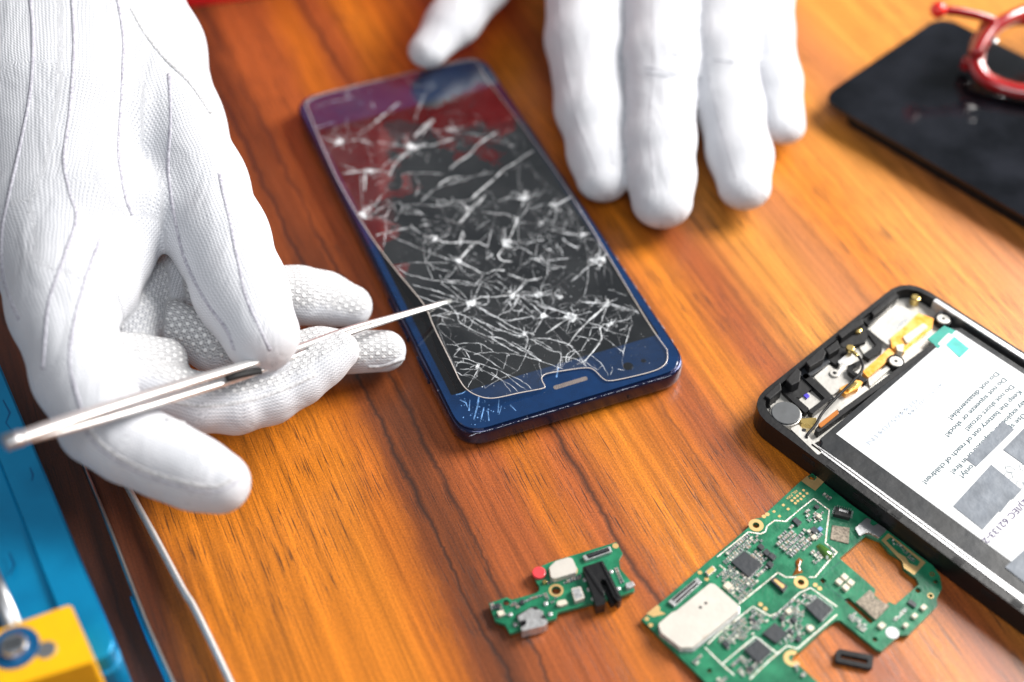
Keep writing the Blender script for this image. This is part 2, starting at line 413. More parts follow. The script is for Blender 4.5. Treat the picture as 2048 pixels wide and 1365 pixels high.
def resample(P, n):
    P = [Vector(p) for p in P]; d = [0]
    for a, b in zip(P, P[1:]): d.append(d[-1]+(b-a).length)
    out = []; j = 0
    for i in range(n):
        s = d[-1]*i/(n-1)
        while j < len(P)-2 and d[j+1] < s: j += 1
        out.append(P[j].lerp(P[j+1], min(1, (s-d[j])/max(1e-9, d[j+1]-d[j]))))
    return out
G = lambda pts: [Vector(onglass(*p)).xy.to_3d() for p in smoothpath([(u, v, 0) for u, v in pts], 4) for p in [(p.x, p.y)]]
NU, NV = 90, 60
Lf, Rt, Bt, Tp = resample(G(left), NV), resample(G(right), NV), resample(G(bott), NU), resample(G(topp), NU)
gv = []
for j in range(NV):
    t = j/(NV-1)
    for i in range(NU):
        s = i/(NU-1)
        p = Lf[j]*(1-s)+Rt[j]*s+Tp[i]*(1-t)+Bt[i]*t-(Tp[0]*(1-s)*(1-t)+Tp[-1]*s*(1-t)+Bt[0]*(1-s)*t+Bt[-1]*s*t)
        a, b = ploc(p); gv.append(Vector((p.x, p.y, GZ+lift(a, b))))
gf = [(j*NU+i, (j+1)*NU+i, (j+1)*NU+i+1, j*NU+i+1) for j in range(NV-1) for i in range(NU-1)]
def glassmat():
    m = bpy.data.materials.new('cracked_glass'); m.use_nodes = True; nt = m.node_tree; N = nt.nodes; L = nt.links
    N.remove(N['Principled BSDF']); out = N['Material Output']
    geo = N.new('ShaderNodeNewGeometry')
    vo = N.new('ShaderNodeTexVoronoi'); vo.inputs['Scale'].default_value = 85; L.new(geo.outputs['Position'], vo.inputs['Vector'])
    vo2 = N.new('ShaderNodeTexVoronoi'); vo2.inputs['Scale'].default_value = 230; L.new(geo.outputs['Position'], vo2.inputs['Vector'])
    def sub(a, k):
        s = N.new('ShaderNodeVectorMath'); s.operation = 'SUBTRACT'; L.new(a, s.inputs[0]); s.inputs[1].default_value = (.5, .5, .5)
        q_ = N.new('ShaderNodeVectorMath'); q_.operation = 'SCALE'; L.new(s.outputs[0], q_.inputs[0]); q_.inputs['Scale'].default_value = k; return q_.outputs[0]
    ad = N.new('ShaderNodeVectorMath'); ad.operation = 'ADD'; L.new(sub(vo.outputs['Color'], .10), ad.inputs[0]); L.new(sub(vo2.outputs['Color'], .05), ad.inputs[1])
    ad2 = N.new('ShaderNodeVectorMath'); ad2.operation = 'ADD'; L.new(ad.outputs[0], ad2.inputs[0]); L.new(geo.outputs['Normal'], ad2.inputs[1])
    nm = N.new('ShaderNodeVectorMath'); nm.operation = 'NORMALIZE'; L.new(ad2.outputs[0], nm.inputs[0])
    gl = N.new('ShaderNodeBsdfGlossy'); gl.inputs['Roughness'].default_value = .04; L.new(nm.outputs[0], gl.inputs['Normal'])
    tr = N.new('ShaderNodeBsdfTransparent'); tr.inputs[0].default_value = (.93, .95, .95, 1)
    lw = N.new('ShaderNodeFresnel'); lw.inputs['IOR'].default_value = 1.6
    ml = N.new('ShaderNodeMath'); ml.operation = 'MULTIPLY'; L.new(lw.outputs[0], ml.inputs[0]); ml.inputs[1].default_value = 2.3
    mn = N.new('ShaderNodeMath'); mn.operation = 'MINIMUM'; L.new(ml.outputs[0], mn.inputs[0]); mn.inputs[1].default_value = .22
    mx = N.new('ShaderNodeMixShader'); L.new(mn.outputs[0], mx.inputs[0]); L.new(tr.outputs[0], mx.inputs[1]); L.new(gl.outputs[0], mx.inputs[2])
    # dusty haze of finely crushed glass
    df = N.new('ShaderNodeBsdfDiffuse'); df.inputs[0].default_value = (.75, .78, .8, 1)
    nz = N.new('ShaderNodeTexNoise'); nz.inputs['Scale'].default_value = 60; nz.inputs['Detail'].default_value = 5; L.new(geo.outputs['Position'], nz.inputs['Vector'])
    mr = N.new('ShaderNodeMapRange'); mr.inputs[1].default_value = .42; mr.inputs[2].default_value = .8; mr.inputs[3].default_value = .0; mr.inputs[4].default_value = .02; L.new(nz.outputs['Fac'], mr.inputs[0])
    m2 = N.new('ShaderNodeMixShader'); L.new(mr.outputs[0], m2.inputs[0]); L.new(mx.outputs[0], m2.inputs[1]); L.new(df.outputs[0], m2.inputs[2])
    L.new(m2.outputs[0], out.inputs[0]); return m
def crackmat(name, alpha, col):
    m = bpy.data.materials.new(name); m.use_nodes = True; nt = m.node_tree; N = nt.nodes; L = nt.links
    b = N['Principled BSDF']; b.inputs['Base Color'].default_value = (*col, 1); b.inputs['Roughness'].default_value = .35
    geo = N.new('ShaderNodeNewGeometry'); nz = N.new('ShaderNodeTexNoise'); nz.inputs['Scale'].default_value = 420; nz.inputs['Detail'].default_value = 3; L.new(geo.outputs['Position'], nz.inputs['Vector'])
    mr = N.new('ShaderNodeMapRange'); mr.inputs[1].default_value = .36; mr.inputs[2].default_value = .6; mr.inputs[3].default_value = alpha*.25; mr.inputs[4].default_value = alpha; L.new(nz.outputs['Fac'], mr.inputs[0])
    L.new(mr.outputs[0], b.inputs['Alpha']); return m
gp = thing('screen_protector', 'shattered clear glass sheet lifted off the blue phone by a metal tip', 'screen protector', at(950, 500, ZT+.1))
GS = mesh_obj('glass_sheet', gv, gf, glassmat(), gp, True)
rimpts = [gv[j*NU] for j in range(NV)]+[gv[(NV-1)*NU+i] for i in range(1, NU)]+[gv[j*NU+NU-1] for j in range(NV-2, -1, -1)]+[gv[i] for i in range(NU-2, 0, -1)]
sweep('glass_rim', rimpts, .14, M['rim'], gp, 6, True)
CR = []   # (points px, width mm)
def cr(K, wd, *pl_):
    for pts in pl_: CR.append((K(pts), wd))
# traced from the picture: long fractures first
cr(K8, .42, [(345, 540), (430, 490), (530, 490), (640, 480), (700, 470), (760, 430), (840, 350), (900, 340), (960, 320)],
   [(240, 190), (310, 110), (400, 20)], [(240, 190), (340, 230), (460, 290), (540, 265), (640, 260)], [(660, 290), (740, 320), (830, 352)],
   [(990, 800), (1080, 735), (1210, 650)], [(1170, 905), (1250, 800), (1340, 700), (1420, 630), (1510, 545)],
   [(1470, 720), (1555, 720)], [(1480, 725), (1450, 760), (1465, 830), (1440, 890), (1370, 980), (1300, 1050)])
cr(K8, .30, [(350, 545), (420, 580), (520, 640), (600, 680), (700, 740), (800, 780), (890, 810)], [(380, 560), (470, 600), (560, 660), (660, 690), (760, 675), (870, 655)],
   [(160, 545), (230, 640), (260, 710), (350, 760), (450, 810), (540, 850), (640, 910), (760, 975)],
   [(60, 570), (170, 610), (300, 650), (400, 720), (520, 795), (540, 810)], [(370, 660), (480, 720), (600, 770), (720, 810), (800, 830)],
   [(10, 655), (90, 635), (160, 615)], [(200, 570), (300, 550), (400, 560), (490, 548)],
   [(490, 820), (620, 850), (740, 920), (860, 980), (950, 1035)], [(570, 700), (660, 760), (760, 800), (800, 790)],
   [(800, 780), (835, 850), (805, 965)], [(860, 850), (950, 900), (1040, 950), (1110, 960), (1120, 1010), (1110, 1080)],
   [(880, 840), (980, 840), (1080, 860), (1180, 895), (1230, 940), (1280, 1000), (1310, 1050)], [(1120, 1000), (1200, 1005), (1300, 1050)],
   [(880, 560), (920, 600), (970, 650)], [(970, 650), (920, 740), (880, 800)], [(970, 650), (1080, 670), (1200, 660)], [(900, 530), (1000, 570), (1140, 620)],
   [(1210, 655), (1300, 680), (1400, 720), (1470, 740)], [(700, 470), (790, 490), (880, 560)], [(1510, 545), (1400, 535), (1290, 535)], [(1550, 560), (1640, 590), (1700, 605)],
   [(1510, 560), (1480, 640), (1465, 700)], [(700, 600), (780, 610), (870, 650), (900, 690)])
cr(K8, .22, [(140, 890), (230, 905), (330, 950), (430, 985), (520, 1040), (620, 1110)], [(215, 905), (260, 885), (340, 880), (430, 885), (490, 920), (540, 955)],
   [(430, 885), (440, 960), (370, 975)], [(205, 990), (245, 935), (300, 945), (340, 1020)], [(200, 1000), (290, 1010), (400, 1050), (520, 1090), (640, 1140), (740, 1180), (820, 1230), (870, 1275)],
   [(210, 1040), (310, 1050), (400, 1080), (480, 1130), (600, 1190), (700, 1250), (750, 1300)], [(640, 1140), (700, 1200), (780, 1250), (830, 1285)], [(520, 1130), (620, 1210), (690, 1300)],
   [(440, 965), (540, 960), (660, 970), (760, 985), (860, 1010), (940, 1040)], [(660, 975), (640, 1060), (620, 1110)], [(410, 1110), (360, 1190), (325, 1260)],
   [(930, 1030), (1040, 1070), (1135, 1100)], [(930, 1050), (950, 1140), (960, 1180)], [(250, 1105), (320, 1105), (400, 1100), (420, 1060), (400, 1050)], [(285, 1010), (290, 1050)],
   [(300, 650), (270, 710), (300, 715), (300, 640)], [(1370, 985), (1430, 1030), (1480, 1080), (1520, 1160)], [(1430, 1110), (1475, 1070)], [(1330, 1040), (1390, 1090), (1430, 1110)],
   [(760, 920), (840, 950), (920, 1010), (950, 1030)], [(700, 870), (800, 930), (900, 1000)],
   [(0, 420), (70, 440), (160, 480), (300, 520)], [(0, 470), (110, 500), (200, 520), (330, 540)], [(100, 370), (180, 430), (250, 490), (330, 530)], [(180, 390), (260, 440), (320, 520)], [(240, 200), (200, 270), (110, 360)],
   [(20, 350), (130, 345), (250, 350), (360, 375), (450, 390), (530, 425)], [(240, 200), (280, 270), (330, 300), (380, 300), (450, 290)], [(460, 290), (420, 350), (380, 385)],
   [(520, 380), (600, 430), (690, 470)], [(560, 340), (640, 400), (700, 460)], [(710, 500), (730, 550)], [(1250, 820), (1350, 840), (1440, 860)], [(1480, 760), (1560, 790), (1640, 810), (1700, 830)], [(1480, 830), (1560, 890), (1650, 960)],
   [(800, 860), (880, 850), (960, 880), (1050, 940)], [(60, 645), (130, 660), (210, 690)])
cr(KC5, .42, [(300, 390), (360, 310), (420, 270)], [(420, 550), (500, 530), (620, 500), (720, 480)], [(880, 570), (950, 565), (1020, 610), (1140, 620), (1240, 610)], [(1160, 790), (1210, 730), (1300, 620)],
   [(1170, 440), (1260, 340), (1365, 210)], [(1200, 510), (1220, 560), (1180, 650)])
cr(KC5, .26, [(490, 650), (510, 520), (510, 400), (560, 280), (640, 250), (650, 320), (590, 420)], [(640, 340), (740, 350), (850, 360)], [(860, 420), (1000, 430)], [(340, 410), (430, 320), (540, 270)],
   [(600, 840), (750, 800), (900, 800), (1080, 800)], [(620, 850), (700, 900), (850, 940), (960, 965)], [(880, 820), (940, 960)], [(720, 490), (850, 540), (900, 570)], [(540, 550), (700, 620), (830, 680), (960, 720), (1100, 790)],
   [(1080, 890), (1010, 1000)], [(900, 820), (1000, 860), (1100, 880)], [(760, 1080), (880, 1130), (1000, 1180)], [(750, 1000), (870, 1030), (1000, 1070), (1140, 1110)], [(960, 965), (1100, 980), (1250, 1000), (1340, 1010)],
   [(650, 280), (760, 270), (960, 280), (1100, 270), (1250, 290)], [(330, 400), (480, 380), (520, 360)])
cr(KC7, .65, [(440, 100), (350, 160), (250, 230), (170, 320), (70, 390), (0, 450)], [(760, 280), (620, 370), (480, 460), (380, 560), (280, 640), (200, 720)])
cr(KC7, .48, [(330, 680), (260, 760), (180, 840), (100, 940)], [(570, 920), (620, 900), (520, 1110)], [(80, 1290), (240, 1110)], [(240, 1110), (340, 1150)], [(1100, 700), (1020, 750), (950, 790)],
   [(510, 1130), (440, 1230), (480, 1280), (560, 1290)], [(1350, 1220), (1290, 1290)], [(120, 1010), (80, 1120)], [(330, 1270), (390, 1220)])
cr(KC7, .30, [(660, 730), (740, 700), (800, 640)], [(440, 740), (560, 710), (680, 720)], [(280, 830), (400, 850), (520, 860), (620, 900)], [(920, 970), (1030, 1000), (1110, 1040), (1250, 1030)], [(560, 1120), (700, 1120), (860, 1090)],
   [(1030, 1090), (1100, 1140), (1180, 1160)], [(0, 1120), (100, 1110), (230, 1110)], [(0, 740), (100, 740), (160, 800)], [(40, 520), (160, 530), (280, 500), (400, 480)], [(860, 930), (780, 990)], [(820, 1240), (900, 1320), (1060, 1340)], [(900, 1280), (1060, 1265)],
   [(960, 800), (960, 900), (930, 940)], [(640, 1160), (700, 1190), (760, 1230)])
cr(KB, .45, [(960, 290), (1060, 270), (1180, 270), (1300, 230), (1420, 190)], [(960, 300), (860, 400), (780, 470), (730, 600)], [(520, 540), (650, 540), (720, 560)], [(240, 560), (380, 550), (520, 540)], [(430, 1010), (500, 920), (600, 870)],
   [(1060, 170), (1140, 60), (1200, 10)], [(20, 180), (120, 220), (220, 230)], [(230, 230), (400, 210), (560, 260)], [(640, 780), (600, 870)], [(480, 560), (470, 740)], [(1250, 690), (1340, 620), (1500, 600)])
cr(KB, .28, [(420, 140), (560, 50), (640, 0)], [(600, 230), (760, 260), (900, 290)], [(900, 560), (1100, 560), (1300, 570)], [(220, 470), (300, 500), (400, 540)], [(1060, 860), (1200, 730), (1400, 660), (1575, 620)], [(870, 930), (1000, 940), (1080, 1000)], [(1000, 600), (1040, 700), (1000, 800)])
cr(KA, .60, [(990, 480), (900, 560), (820, 620), (700, 730)], [(1320, 620), (1220, 700), (1130, 790)])
cr(KA, .3, [(500, 430), (560, 340), (620, 370)], [(770, 530), (740, 480)], [(1140, 640), (1160, 560), (1230, 400), (1330, 330)], [(240, 520), (400, 470), (600, 430)], [(1050, 260), (1180, 340), (1300, 300)])
cr(KC6, .5, [(550, 200), (470, 250), (400, 280)], [(880, 720), (800, 790), (720, 820)], [(880, 1170), (800, 1260), (700, 1340)])
cr(KC6, .32, [(60, 220), (150, 220), (220, 180)], [(380, 500), (540, 540), (650, 550), (730, 530)], [(480, 590), (560, 640), (620, 680)], [(620, 600), (700, 600)], [(250, 760), (300, 810), (370, 850), (450, 850)], [(370, 780), (450, 770), (530, 760)],
   [(110, 940), (180, 960), (290, 930)], [(40, 1080), (150, 960)], [(720, 830), (640, 900), (560, 970)], [(640, 1150), (760, 1170), (880, 1170)], [(900, 1170), (1040, 1210), (1180, 1260), (1290, 1340)], [(450, 1040), (410, 1080), (470, 1130)],
   [(240, 1180), (360, 1220), (480, 1250), (550, 1280)], [(550, 1290), (600, 1230)], [(820, 680), (800, 760)], [(100, 1090), (240, 1100), (310, 1090), (410, 1080)], [(0, 900), (60, 930), (140, 960)])
nodes_ = [(916, 523, 1.5), (944, 606, 1.7), (1025, 592, 1.6), (1012, 487, 2.1), (1143, 633, 1.8), (1213, 608, 1.3), (1087, 633, 1.2), (1196, 522, 2.0), (825, 296, 1.7), (741, 343, 1.3), (727, 431, 1.6), (1078, 589, 1.5), (1049, 394, 1.5), (679, 284, 1.4), (904, 259, 1.2), (1105, 412, 1.2), (1050, 667, .9), (1077, 825, .1), (1167, 727, .8), (955, 734, .7), (1018, 290, .9), (1085, 445, .9), (936, 418, 1), (1100, 500, .8), (1075, 520, 1.1), (1121, 594, 1.0), (1220, 649, 1.1), (850, 450, .6), (870, 478, 1.0), (1165, 470, .9)]
for (u, v, r) in nodes_:
    nr = int(5+4*r)
    for k in range(nr):
        a = rnd.uniform(0, 2*math.pi); ln = rnd.uniform(6, 24)*r
        du, dv = math.cos(a), math.sin(a)*.75
        CR.append(([(u+du*2, v+dv*2), (u+du*ln*.5+rnd.uniform(-1, 1), v+dv*ln*.5+rnd.uniform(-1, 1)), (u+du*ln, v+dv*ln)], rnd.uniform(.07, .20)))
# fine connecting fractures and concentric arcs around the impact points
for k in range(170):
    u0, v0, r = rnd.choice(nodes_); a = rnd.uniform(0, 6.28); R0 = rnd.uniform(12, 70)
    pts = []; a1 = a
    for j in range(rnd.randint(2, 5)):
        pts.append((u0+R0*math.cos(a1), v0+R0*.72*math.sin(a1))); a1 += rnd.uniform(.12, .35); R0 += rnd.uniform(-5, 5)
    CR.append((pts, rnd.uniform(.06, .20)))
from mathutils.geometry import delaunay_2d_cdt
def inside_px(u, v):
    # inside glass outline
    poly = left+bott+right[::-1]+topp[::-1]; c = False; n = len(poly)
    for i in range(n):
        (x1, y1), (x2, y2) = poly[i], poly[(i+1) % n]
        if (y1 > v) != (y2 > v) and u < (x2-x1)*(v-y1)/(y2-y1)+x1: c = not c
    return c
bm1, bm2, bm3 = bmesh.new(), bmesh.new(), bmesh.new()
web = [Vector((u, v)) for u, v, r in nodes_]
for u0, v0, r in nodes_:
    web += [Vector((u0+rnd.gauss(0, 30), v0+rnd.gauss(0, 22))) for _ in range(5)]
web += [Vector((rnd.uniform(850, 1300), rnd.uniform(500, 790))) for _ in range(70)]
web = [p for p in web if inside_px(p.x, p.y)]
_, wedges, _, _, _, _ = delaunay_2d_cdt(web, [], [], 0, .5)
vv_ = delaunay_2d_cdt(web, [], [], 0, .5)[0]
for a_, b_ in wedges:
    p_, q_ = vv_[a_], vv_[b_]
    if (p_-q_).length > 110 or rnd.random() < .42: continue
    m_ = (p_+q_)/2+Vector((rnd.uniform(-5, 5), rnd.uniform(-4, 4)))
    CR.append(([tuple(p_), tuple(m_), tuple(q_)], rnd.choice((.07, .09, .12, .16))))
for pts, wd in CR:
    n = 3 if wd > .15 else 2; wd = wd*.72 if wd > .2 else wd
    P = smoothpath([(u, v, 0) for u, v in pts], n)
    P = [p+Vector((rnd.uniform(-.9, .9), rnd.uniform(-.9, .9), 0)) if 0 < i < len(P)-1 else p for i, p in enumerate(P)]
    P = [p for p in P if inside_px(p.x, p.y)]
    if len(P) < 2: continue
    W3 = [onglass(p.x, p.y, .03) for p in P]
    tgt = bm1 if wd >= .27 else (bm2 if wd >= .15 else bm3)
    ws = [max(.05, wd*rnd.uniform(.5, 1.35)*(.45 if i in (0, len(W3)-1) else 1)) for i in range(len(W3))]
    ribbon(tgt, W3, ws, rnd.uniform(0, .03))
    if wd > .21:  # splintered double line
        ribbon(bm3, [p+Vector((rnd.uniform(-.4, .4), rnd.uniform(-.4, .4), .04)) for p in W3], .12, 0)
for (u, v, r) in nodes_:   # crushed centres
    for k in range(int(10*r)):
        p = onglass(u+rnd.gauss(0, 2.6*r), v+rnd.gauss(0, 2.0*r), .05); rr = rnd.uniform(.15, .5)*r
        bm1.faces.new([bm1.verts.new(p+Vector((rr*math.cos(t)*rnd.uniform(.6, 1.2), rr*math.sin(t)*rnd.uniform(.6, 1.2), 0))) for t in (0, 1.2, 2.5, 3.8, 5.1)])
k = 0
while k < 420:      # glass dust
    u, v = rnd.uniform(610, 1340), rnd.uniform(130, 800)
    if not inside_px(u, v): continue
    p = onglass(u, v, .06); rr = rnd.choice((.05, .07, .09, .13, .22)); k += 1
    bm2.faces.new([bm2.verts.new(p+Vector((rr*math.cos(t), rr*math.sin(t), 0))) for t in (0, 1.2, 2.5, 3.8, 5.1)])
CW = crackmat('crack_white', .95, (.80, .83, .85)); CM = crackmat('crack_mid', .80, (.74, .77, .80)); CF = crackmat('crack_fine', .48, (.70, .72, .75))
bmg = bmesh.new(); bmg.from_mesh(GS.data)
for k, (b_, m_) in enumerate(((bm1, CW), (bm2, CM), (bm3, CF))):
    GS.data.materials.append(m_); b_.verts.index_update(); vm_ = {}
    for v in b_.verts: vm_[v] = bmg.verts.new(v.co*S-gp.location)
    for f in b_.faces:
        g_ = bmg.faces.new([vm_[v] for v in f.verts]); g_.material_index = k+1
    b_.free()
bmg.to_mesh(GS.data); bmg.free()
# chips in the phone's own blue glass at the near corner
bm = bmesh.new()
for pts in ([(958, 792), (955, 812), (948, 838)], [(940, 800), (938, 822)], [(968, 815), (962, 840)], [(976, 822), (978, 842)], [(998, 800), (996, 826)], [(920, 800), (932, 806), (935, 815)], [(912, 790), (925, 787), (932, 782)], [(1003, 812), (998, 830)], [(1117, 735), (1113, 755)], [(1020, 810), (1032, 822)]):
    P = [at(u, v, ZT+.03) for u, v in pts]; ribbon(bm, P, [rnd.uniform(.1, .5) for _ in P])
for k in range(60):
    p = at(rnd.gauss(955, 22), rnd.gauss(822, 14), ZT+.03); a, b = ploc(p)
    if a < 3 or b < 3: continue
    rr = rnd.uniform(.06, .3); bm.faces.new([bm.verts.new(p+Vector((rr*math.cos(t)*rnd.uniform(.4, 1), rr*math.sin(t), 0))) for t in (0, 1.5, 3, 4.5)])
from_bm('glass_chip', bm, crackmat('crack_blue', .8, (.22, .45, .85)), ph)
bm = bmesh.new()     # worn paint along the rim
for k in range(120):
    b_side = rnd.random()
    p = pl(rnd.uniform(3, PW-5), rnd.uniform(.25, .5)) if b_side < .8 else pl(PW-rnd.uniform(.2, .5), rnd.uniform(4, 60))
    p = Vector((p.x, p.y, 6.93)); ln = rnd.choice((.2, .3, .5, 1.2)); 
    e_ = ex if b_side < .8 else ey
    bm.faces.new([bm.verts.new(p+e_*a*ln+Vector((-e_.y, e_.x, 0))*b*.07) for a, b in ((-1, 0), (0, -1), (1, 0), (0, 1))])
from_bm('worn_edge', bm, mat('worn_metal', (.62, .66, .78), .4, .6), ph)

# ------------------------------------------------------------------ gloves: implicit surfaces
def smin(a, b, k):
    h_ = np.maximum(k-np.abs(a-b), 0)/k
    return np.minimum(a, b)-h_*h_*k*.25
class Hand:
    def __init__(s, zs=1.): s.chains = []; s.zs = zs
    def chain(s, pts, kj=4., kc=3., palm=0, flat=1.0):
        P = []
        for (u, v, z, hw) in pts:
            z = zz(z); p = at(u, v, z); p_ = np.array(p); p_[2] *= s.zs; P.append((p_, pmm(u, v, z, hw)))
        s.chains.append((P, kj, kc, palm))
    def chain_d(s, X, ch):
        P, kj, kc, palm = ch; d = None; X = X*np.array([1, 1, s.zs])
        for (a, ra), (b, rb) in zip(P, P[1:]):
            ab = b-a; L2 = float(ab@ab)
            t = np.clip(((X-a)@ab)/L2, 0, 1)
            r = ra+(rb-ra)*t
            dd = np.sqrt((((X-a)-t[:, None]*ab)**2).sum(1))-r
            d = dd if d is None else smin(d, dd, kc)
        return d
    def field(s, X, noise=True):
        D = None
        for ch in s.chains:
            d = s.chain_d(X, ch)
            D = d if D is None else smin(D, d, ch[1])
        if noise:
            x, y, z = X[:, 0], X[:, 1], X[:, 2]
            D = D+.40*np.sin(x*.085+y*.05+1.3*np.sin(z*.07))*np.sin(y*.07-z*.08+1.1*np.sin(x*.06))
        return D
    def build(s, name, m, parent, h=1.3, table=.3):
        allp = np.array([p for c in s.chains for p, r in c[0]]); rm = max(r for c in s.chains for p, r in c[0])
        lo = allp.min(0)-rm-3; hi = allp.max(0)+rm+3; hi[2] = hi[2]/s.zs+2; lo[2] /= s.zs
        lo[2] = max(lo[2], -1.5)
        n = np.ceil((hi-lo)/h).astype(int)+1
        D = np.empty(n, np.float32)
        xs = lo[0]+h*np.arange(n[0]); ys = lo[1]+h*np.arange(n[1]); zs = lo[2]+h*np.arange(n[2])
        YY, ZZ = np.meshgrid(ys, zs, indexing='ij')
        step = max(1, int(600000/(n[1]*n[2])))
        for i in range(0, n[0], step):
            xx = xs[i:i+step]
            X = np.empty((len(xx), n[1], n[2], 3)); X[..., 0] = xx[:, None, None]; X[..., 1] = YY; X[..., 2] = ZZ
            X = X.reshape(-1, 3)
            d = s.field(X)
            d = np.maximum(d, table-X[:, 2])      # rests on the table, never sinks in
            D[i:i+step] = d.reshape(len(xx), n[1], n[2])
        ins = D < 0
        # surface nets
        cs = np.zeros(tuple(n-1), np.uint8); acc = np.zeros((*(n-1), 3), np.float32); cnt = np.zeros(tuple(n-1), np.float32)
        for ax in range(3):
            o1 = [d for d in range(3) if d != ax]
            a = D[tuple(slice(0, -1) if d == ax else slice(None) for d in range(3))]
            b = D[tuple(slice(1, None) if d == ax else slice(None) for d in range(3))]
            x = (a < 0) != (b < 0); t = np.where(x, a/np.where(x, a-b, 1), 0)
            for p0 in (0, 1):
                for p1 in (0, 1):
                    sl = [slice(None)]*3
                    sl[o1[0]] = slice(p0, p0+n[o1[0]]-1); sl[o1[1]] = slice(p1, p1+n[o1[1]]-1)
                    xx = x[tuple(sl)]; tt = t[tuple(sl)]
                    cnt += xx
                    acc[..., ax] += np.where(xx, tt, 0); acc[..., o1[0]] += xx*p0; acc[..., o1[1]] += xx*p1
        idx = -np.ones(tuple(n-1), np.int64); act = cnt > 0; idx[act] = np.arange(act.sum())
        V = (np.argwhere(act)+acc[act]/cnt[act][:, None])*h+lo
        Fc = []
        for ax in range(3):
            o1, o2 = [(1, 2), (2, 0), (0, 1)][ax]
            a = ins[tuple(slice(0, -1) if d == ax else slice(None) for d in range(3))]
            b = ins[tuple(slice(1, None) if d == ax else slice(None) for d in range(3))]
            E_ = np.argwhere(a != b)
            ok = (E_[:, o1] > 0) & (E_[:, o2] > 0) & (E_[:, o1] < n[o1]-1) & (E_[:, o2] < n[o2]-1); E_ = E_[ok]
            flip = a[tuple(E_.T)]
            def gi(d1, d2):
                q_ = E_.copy(); q_[:, o1] -= d1; q_[:, o2] -= d2; return idx[tuple(q_.T)]
            q_ = np.stack([gi(1, 1), gi(0, 1), gi(0, 0), gi(1, 0)], 1)
            q_[~flip] = q_[~flip][:, ::-1]
            Fc.append(q_)
        Fc = np.concatenate(Fc); Fc = Fc[(Fc >= 0).all(1)]
        # two passes of smoothing, then pull back to the level set
        ed = np.concatenate([Fc[:, [0, 1]], Fc[:, [1, 2]], Fc[:, [2, 3]], Fc[:, [3, 0]]])
        for _ in range(3):
            s_ = np.zeros_like(V); c_ = np.zeros(len(V))
            for a, b in ((0, 1), (1, 0)):
                np.add.at(s_, ed[:, a], V[ed[:, b]]); np.add.at(c_, ed[:, a], 1)
            V = V*.4+.6*s_/np.maximum(c_, 1)[:, None]
        for _ in range(3):
            d0 = np.maximum(s.field(V), table-V[:, 2]); g_ = np.empty_like(V)
            for ax in range(3):
                Vp = V.copy(); Vp[:, ax] += .2; g_[:, ax] = (np.maximum(s.field(Vp), table-Vp[:, 2])-d0)/.2
            gl_ = np.maximum((g_**2).sum(1), .3); V = V-np.clip(d0, -1, 1)[:, None]*g_/gl_[:, None]*.9
        me = bpy.data.meshes.new(name); me.from_pydata(V.tolist(), [], Fc.tolist()); me.update()
        # knit coordinates
        best = np.full(len(V), 1e9); sv = np.zeros(len(V)); tv = np.zeros(len(V)); pv = np.zeros(len(V))
        nrm = np.empty(len(V)*3); me.vertices.foreach_get('normal', nrm); nrm = nrm.reshape(-1, 3)
        for ch in s.chains:
            cum = 0
            for (a, ra), (b, rb) in zip(ch[0], ch[0][1:]):
                ab = b-a; L_ = np.linalg.norm(ab); ax_ = ab/L_; side = np.cross(ax_, [0, 0, 1.]); side /= max(np.linalg.norm(side), 1e-6); up = np.cross(side, ax_)
                t = np.clip(((V-a)@ax_)/L_, 0, 1); rel = V-a-t[:, None]*ab
                d = np.linalg.norm(rel, axis=1)-(ra+(rb-ra)*t)
                k_ = d < best; best = np.where(k_, d, best)
                ang = np.arctan2(rel@side, rel@up)
                sv = np.where(k_, ang*(ra+rb)/2, sv); tv = np.where(k_, cum+(V-a)@ax_, tv)
                pl_ = ch[3]
                val = np.full(len(V), float(pl_)) if not callable(pl_) else pl_(V, nrm)
                pv = np.where(k_, val, pv); cum += L_
        for nm, arr in (('knit_s', sv), ('knit_t', tv), ('palm', pv)):
            at_ = me.attributes.new(nm, 'FLOAT', 'POINT'); at_.data.foreach_set('value', arr.astype(np.float32))
        bvh = BVHTree.FromPolygons([Vector(v) for v in V.tolist()], Fc.tolist())
        print(name, len(V))
        return link(name, me, m, parent, True), bvh
